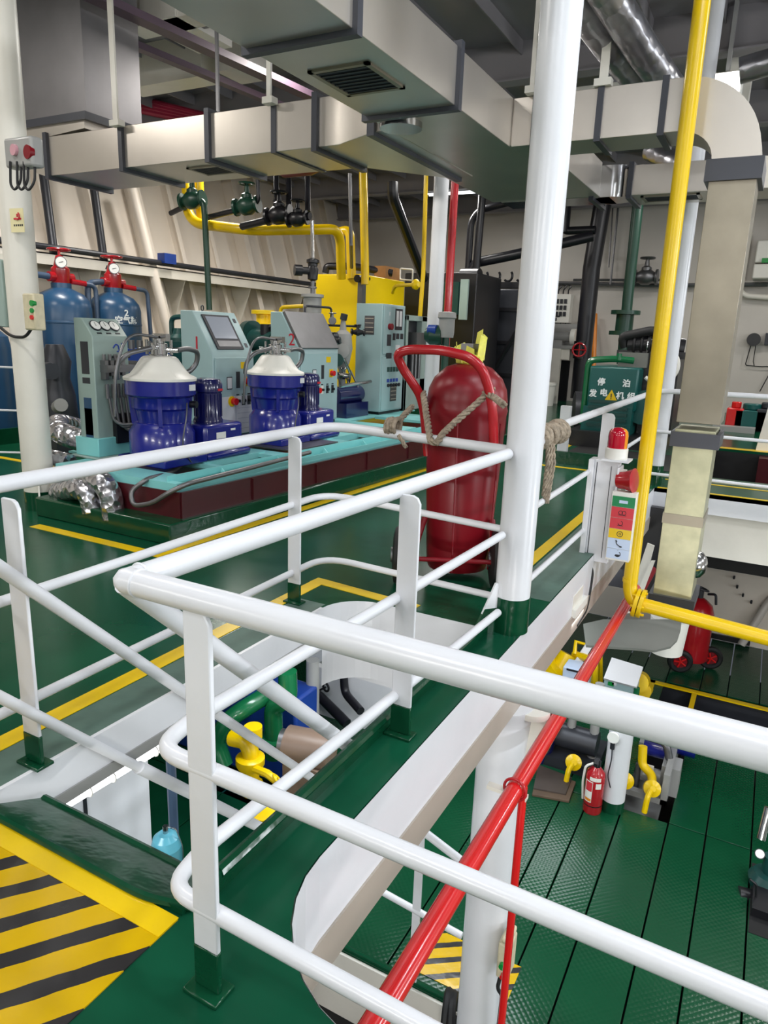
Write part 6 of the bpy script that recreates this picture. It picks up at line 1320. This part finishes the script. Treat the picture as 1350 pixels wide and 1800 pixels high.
# railing and edge of the lower stair hole
p = at(725, 1728, z=z3)
t = thing('railing', 'low white railing on the lower floor left of the thick lower pillar', 'railing', p)
a = MB(); tp = at(725, 1500, y=p.y); a.box(p.x - .03, p.x + .03, p.y - .006, p.y + .006, z3, tp.z + .3); part(t, 'post', a, WHITE)
a = MB(); a.tube([at(600, 1350, y=p.y), at(820, 1520, y=p.y - .05)], .028, 12); a.tube([at(640, 1550, y=p.y + .02), at(812, 1645, y=p.y)], .024, 12); part(t, 'rail', a, WHITE)
a = MB(); a.tube([(-2.6, 3.84, z3 + .005), (-1.0, 3.84, z3 + .005)], .025, 8); a.box(-2.6, -1.0, 3.82, 3.85, z3 - .04, z3 + .02); struct('trim_39', a, GREEND)
a = MB(); a.box(-2.6, -.9, 3.79, 3.815, z3 - .6, z3 - .02); struct('trim_40', a, WHITE2)
a = MB(); c = at(785, 1785, y=3.7); a.ring(c, .14, .03, ax=(1, .3, 0), n=24); a.ring(c + X * .05, .14, .03, ax=(1, .3, .1), n=24); single('coiled_hose', 'black coiled hose hanging at the bottom beside the thick lower pillar', 'hose', a, RUBBER)
a = MB(); p = [at(690, 1695, z=z3), at(762, 1628, z=z3), at(830, 1640, z=z3), at(800, 1738, z=z3)]; p = [(-1.80, 3.93, z3), (-1.02, 3.93, z3), (-1.02, 4.36, z3), (-1.70, 4.36, z3)]; a.prism([V(k) for k in p], None, (0, 0, .006)); struct('trim_41', a, hazard_mat('lower_hazard_stripes', .95, 7.5, .35))
# ================================================================== lower level seen through the stair opening
a = MB(); a.box(-4.6, -3.9, at(150, 1450, x=-3.9).y - .6, at(264, 1400, x=-3.9).y, z3, -.5)
t = thing('switchboard', 'white switchboard cabinet on the lower level, lit by the tube lamp', 'switchboard', (-4.25, 3, z3)); part(t, 'cabinet', a, WHITE, bevel=.01)
a = MB(); yy = at(152, 1450, x=-3.9).y; a.box(-3.9, -3.895, yy - .015, yy + .015, z3, -.5); part(t, 'door_gap', a, INK)
c = at(112, 1450, x=-3.0); m = MB(); m.tube([(c.x - .5, c.y + .3, -.3), (c.x - .5, c.y + .3, z3)], .09, 16); single('lagged_pipe', 'foil wrapped vertical pipe below the deck edge at the left end of the tube lamp', 'pipe', m, FOIL)
t = thing('tube_lamp', 'glowing fluorescent tube lamp fixed under the edge of the stair opening', 'lamp', (-2.3, 1.85, -.38))
pa = at(92, 1428, x=-2.3); pb = at(285, 1312, x=-2.3)
a = MB(); a.cyl(pa, pb, .02, n=14); part(t, 'tube', a, TUBE, 'glowing tube')
a = MB(); a.box(-2.34, -2.30, pa.y - .03, pb.y + .03, pa.z + .025, pa.z + .07); part(t, 'housing', a, WPLAS)
for k in range(5): a = MB(); p = pa.lerp(pb, .08 + .21 * k); a.ring(p, .026, .003, ax=Y, n=14, k=6); part(t, 'clip', a, WPLAS)
for (px, py, top, r_, lab) in ((291, 1510, 1463, .10, 'pale blue pressure tank below the stair opening, the larger one'), (258, 1520, 1492, .075, 'pale blue pressure tank below the stair opening, the smaller one')):
    c = at(px, top, z=-1.75); t = thing('pressure_tank', lab, 'tank', (c.x, c.y, z3))
    a = MB(); zt = -1.75 - (.0 if r_ > .09 else .1); a.lathe((c.x, c.y, zt), [(r_ * .9, -1.25), (r_, -1.2), (r_, -.11), (r_ * 1.02, -.105), (r_ * .85, -.04), (r_ * .5, -.008), (.001, 0)], 26); part(t, 'vessel', a, SKYB, sharp=25)
    a = MB(); a.cyl((c.x, c.y, zt - .01), (c.x, c.y, zt + .05), .018, n=10); a.tube([(c.x, c.y, zt + .04), (c.x + .06, c.y + .03, zt + .04), (c.x + .1, c.y + .05, zt - .1), (c.x + .1, c.y + .05, zt - .4)], .005, 6, fillet=.04); part(t, 'valve', a, STEEL)
    if r_ > .09: a = MB(); a.pl((c.x + .03, c.y - r_ - .002, zt - .3), X, Z, .06, .12, .004); part(t, 'label', a, PAPER)
# machinery
yv = 4.6
t = thing('main_engine', 'big dark blue engine block below the stair opening', 'engine', (-3.0, 5.6, z3))
a = MB(); p0 = at(330, 1290, y=5.2); p1 = at(560, 1500, y=5.2); a.box(p0.x - .4, at(520, 1250, y=5.2).x, 5.2, 5.6, z3, at(420, 1200, y=5.2).z); part(t, 'block', a, MACHB, bevel=.03)
a = MB(); x0 = at(400, 1450, y=5.1).x
for k in range(4): a.box(x0 - 1.2 + .42 * k, x0 - .95 + .42 * k, 5.1, 5.2, -2.2, -1.2)
part(t, 'crankcase_door', a, MACHB)
a = MB(); c = at(385, 1420, y=4.9); a.cyl(c, c + V((.0, .4, 0)), .2, n=18); a.box(c.x - .2, c.x + .8, 4.8, 5.2, z3, c.z - .05); part(t, 'pump_housing', a, PUMPG)
m = MB(); m.tube([at(395, 1345, y=4.6), at(380, 1305, y=4.6), at(398, 1268, y=4.6), at(430, 1245, y=4.7), at(480, 1215, y=5.0)], .085, 16, fillet=.18, seg=8); single('pipe', 'green pipe arching over the yellow valve below the stair opening', 'pipe', m, PIPEG, sharp=60)
m = MB(); m.tube([at(505, 1180, y=4.9), at(507, 1230, y=4.9), at(480, 1240, y=4.9), at(482, 1330, y=4.9)], .09, 16, fillet=.12); c = at(482, 1300, y=4.9); m.cyl(c - Z * .03, c + Z * .03, .16, n=18); single('pipe', 'thick green vertical pipe with flange behind the sloping handrail', 'pipe', m, PIPEG, sharp=50)
t = thing('yellow_valve', 'bright yellow elbow valve below the stair opening', 'valve', at(440, 1390, y=4.4))
a = MB(); a.tube([at(408, 1297, y=4.4), at(432, 1302, y=4.4), at(441, 1320, y=4.4), at(441, 1395, y=4.4)], .075, 16, fillet=.1); c = at(440, 1338, y=4.4); a.lathe(c, [(.11, -.06), (.13, -.02), (.13, .04), (.1, .06)], 18); c = at(441, 1385, y=4.4); a.cyl(c, c + Z * .05, .11, n=16); part(t, 'body', a, YELLOW, sharp=50)
a = MB(); a.tube([at(445, 1350, y=4.35), at(470, 1360, y=4.3), at(485, 1372, y=4.3)], .035, 8); part(t, 'handle', a, YELLOW); a = MB(); a.ring(at(489, 1372, y=4.3), .06, .012, ax=(.5, .6, .6), n=16); part(t, 'handwheel', a, YELLOW); a = MB(); c = at(445, 1282, y=4.4); a.cyl(c - Z * .08, c + Z * .03, .08, n=14); part(t, 'bonnet', a, YELLOW)
c = at(463, 1427, z=-2.0); a = MB(); a.lathe(c, [(.08, 0), (.1, .02), (.1, .06), (.04, .08)], 18, ax=(.2, -.4, .9)); a.cyl(c, V((c.x, c.y, z3)), .04, n=10); single('vent_cap', 'yellow round cap close under the green stair coaming', 'vent', a, YELLOW)
m = MB(); m.tube([at(550, 1160, y=5.6), at(549, 1300, y=5.6)], .07, 16); m.tube([at(520, 1212, y=5.6), at(549, 1218, y=5.6)], .075, 14); c = at(549, 1275, y=5.6); m.cyl(c - Z * .02, c + Z * .02, .12, n=16); single('pipe', 'grey vertical pipe with side branch in front of the white panel', 'pipe', m, GREY, sharp=50)
p0 = at(540, 1190, y=6.6); p1 = at(690, 1190, y=6.6); a = MB(); a.box(p0.x, p1.x, 6.6, 6.65, z3, -.3); single('steel_partition', 'white steel partition on the lower level behind the grey pipe', 'partition', a, WHITE)
m = MB(); m.tube([at(560, 1222, y=6.45), at(610, 1272, y=6.3)], .06, 10); m.tube([at(604, 1185, y=6.5), at(606, 1218, y=6.5), at(634, 1250, y=6.3)], .05, 10, fillet=.1); single('pipe', 'black pipes bracketed to the white partition below the stair opening', 'pipe', m, PIPEB, sharp=60)
c = at(573, 1208, y=6.5); a = MB(); a.ring(c, .05, .014, ax=(.3, 1, 0), n=18); a.cyl(c + V((-.12, -.05, -.08)), c, .014, n=6); single('inspection_mirror', 'small black ring fitting on the white partition', 'fitting', a, BLACK)
c = at(540, 1320, y=4.7); t = thing('electric_motor', 'brown grey electric motor beyond the sloping handrail foot', 'motor', (c.x, c.y, z3))
a = MB(); a.cyl(c + V((-.22, 0, 0)), c + V((.2, .1, 0)), .17, n=22); a.box(c.x - .2, c.x + .2, c.y - .1, c.y + .2, z3, c.z - .1); part(t, 'body', a, TANM)
a = MB(); a.cyl(c + V((-.28, -.02, 0)), c + V((-.22, 0, 0)), .13, n=20); part(t, 'fan_cover', a, STEELD)
m = MB(); p = at(300, 1330, x=-3.4); m.tube([(p.x, p.y, -.4), (p.x, p.y, z3)], .035, 8); p = at(307, 1390, x=-3.5); single('machine_frame', 'slate blue steel frame post on the lower level right of the switchboard', 'frame', m, MATS['slate_pipe'])
# ================================================================== lamps
def fixture(x, y, z, pw, colr, sx=1.25, sy=.35, rot=0, lab=None, down=True, grp='ceiling lamps'):
    t = thing('ceiling_lamp', lab or 'long twin tube ceiling lamp out of frame overhead', 'lamp', (x, y, z), grp)
    a = MB(); a.box(x - sx / 2, x + sx / 2, y - sy / 2, y + sy / 2, z + .03, z + .09); part(t, 'housing', a, WPLAS)
    for s in (-1, 1): a = MB(); a.cyl((x - sx / 2 + .03, y + s * sy * .25, z + .01), (x + sx / 2 - .03, y + s * sy * .25, z + .01), .016, n=10); part(t, 'tube', a, TUBE)
    ld = bpy.data.lights.new('tube_light', 'AREA'); ld.shape = 'RECTANGLE'; ld.size = sx; ld.size_y = sy; ld.energy = pw; ld.color = colr
    lo = bpy.data.objects.new('tube_light', ld); COL.objects.link(lo); lo.location = (x, y, z - .02)
WARM = (1, .955, .89); COOL = (.90, .95, 1); NEUT = (1, .97, .93)
K = .62
for (x, y, z, pw, c) in (
    (.6, -.6, 4.7, 90, COOL), (-2.0, -1.2, 4.7, 80, COOL), (2.6, 2.6, 4.7, 150, COOL), (2.4, 6.8, 4.7, 130, COOL), (.2, 3.2, 4.7, 80, COOL),
    (-4.2, 1.6, 4.7, 90, NEUT), (-7.8, 2.6, 4.7, 160, WARM), (-8.6, 6.6, 4.7, 170, WARM), (-5.0, 7.6, 4.7, 130, WARM), (-8.8, 10.4, 4.7, 150, WARM),
    (-2.6, 10.4, 4.7, 120, NEUT), (1.6, 11.0, 4.7, 120, NEUT), (-5.5, 13.0, 4.7, 110, NEUT), (-1.5, 15.5, 4.7, 110, NEUT), (2.5, 16, 4.7, 130, NEUT), (-7, 15.8, 4.7, 150, NEUT)):
    fixture(x, y, z, pw * K, c)
for (x, y, z, pw, c) in ((2.4, 4.2, -.35, 45, COOL), (2.2, 7.4, -.35, 30, NEUT), (-1.85, 8.0, -.95, 25, COOL), (-3.0, 4.4, -.35, 60, COOL), (-3.4, 1.6, -.35, 60, COOL), (-2.0, 5.9, -.35, 40, COOL), (-1.6, 4.9, -.35, 30, COOL)):
    fixture(x, y, z, pw * K, c, lab='long twin tube lamp under the deck out of frame', grp='lamps under the deck')
# fill lamps added on unseen bulkheads to brighten upright faces
def front_fill_lamp(x, y, z, pw, colr, lab, grp):  # added lamp facing into the room, lights the camera-side faces
    t = thing('fill_lamp', lab, 'lamp', (x, y, z), grp)
    a = MB(); a.box(x - .8, x + .8, y - .1, y, z - .2, z + .2); part(t, 'housing', a, WPLAS)
    a = MB(); a.box(x - .75, x + .75, y, y + .015, z - .16, z + .16); part(t, 'diffuser', a, TUBE, 'glowing diffuser')
    ld = bpy.data.lights.new('fill_light', 'AREA'); ld.shape = 'RECTANGLE'; ld.size = 1.5; ld.size_y = .32; ld.energy = pw; ld.color = colr
    lo = bpy.data.objects.new('fill_light', ld); COL.objects.link(lo); lo.location = (x, y + .03, z); lo.rotation_euler = (PI / 2, 0, 0)
for x in (-6.5, -2.5, 1.8): front_fill_lamp(x, -4.88, 3.2, 95, NEUT, 'added fill lamp on the bulkhead behind the camera, out of frame', 'added front fill lamps')
for x in (-1.6, 1.6): front_fill_lamp(x, -2.88, -1.5, 95, NEUT, 'added fill lamp on the lower front bulkhead out of frame', 'added lower front fill lamps')
def fill_lamp(y, z, pw, colr, lab, grp):  # added lamp on the right bulkhead, lifts the faces turned towards it
    t = thing('fill_lamp', lab, 'lamp', (5.95, y, z), grp)
    a = MB(); a.box(5.9, 6, y - .8, y + .8, z - .2, z + .2); part(t, 'housing', a, WPLAS)
    a = MB(); a.box(5.885, 5.9, y - .75, y + .75, z - .16, z + .16); part(t, 'diffuser', a, TUBE, 'glowing diffuser')
    ld = bpy.data.lights.new('fill_light', 'AREA'); ld.shape = 'RECTANGLE'; ld.size = 1.5; ld.size_y = .32; ld.energy = pw; ld.color = colr
    lo = bpy.data.objects.new('fill_light', ld); COL.objects.link(lo); lo.location = (5.87, y, z); lo.rotation_euler = (PI / 2, 0, PI / 2)
for y in (-1.5, 2.5, 6.5, 12): fill_lamp(y, 2.9, 105, COOL, 'added fill lamp on the right bulkhead out of frame', 'added side fill lamps')
for y in (1.5, 6.5): fill_lamp(y, -1.1, 60, COOL, 'added fill lamp on the lower right bulkhead out of frame', 'added lower side fill lamps')
# flood lamp seen over the elbow
q = at(1275, 145, y=9.4)
t = thing('flood_lamp', 'glaring flood lamp above the rounded duct elbow at the upper right', 'lamp', q)
a = MB(); a.box(q.x - .17, q.x + .17, 9.42, 9.6, q.z - .12, q.z + .12); part(t, 'housing', a, WPLAS, bevel=.02)
a = MB(); a.box(q.x - .15, q.x + .15, 9.405, 9.42, q.z - .1, q.z + .1); part(t, 'glass', a, LAMP, 'glowing lamp glass')
a = MB(); a.box(q.x - .02, q.x + .02, 9.45, 9.55, q.z + .12, CEIL); part(t, 'bracket', a, GREY)
a = MB(); q = at(1290, 60, y=10); a.box(q.x, q.x + .25, 10, 10.2, 2.9, CEIL); struct('trim_42', a, WHITE2)
for k, px in enumerate((1240, 1258)): q = at(px, 60, y=9.0); a = MB(); a.box(q.x - .05, q.x + .02, 9, 9.05, 3.4, CEIL); struct('trim_%d' % (43 + k), a, GREY)
W = bpy.data.worlds.new('world'); W.use_nodes = True; W.node_tree.nodes['Background'].inputs[0].default_value = (.8, .85, 1, 1); W.node_tree.nodes['Background'].inputs[1].default_value = .12; S.world = W
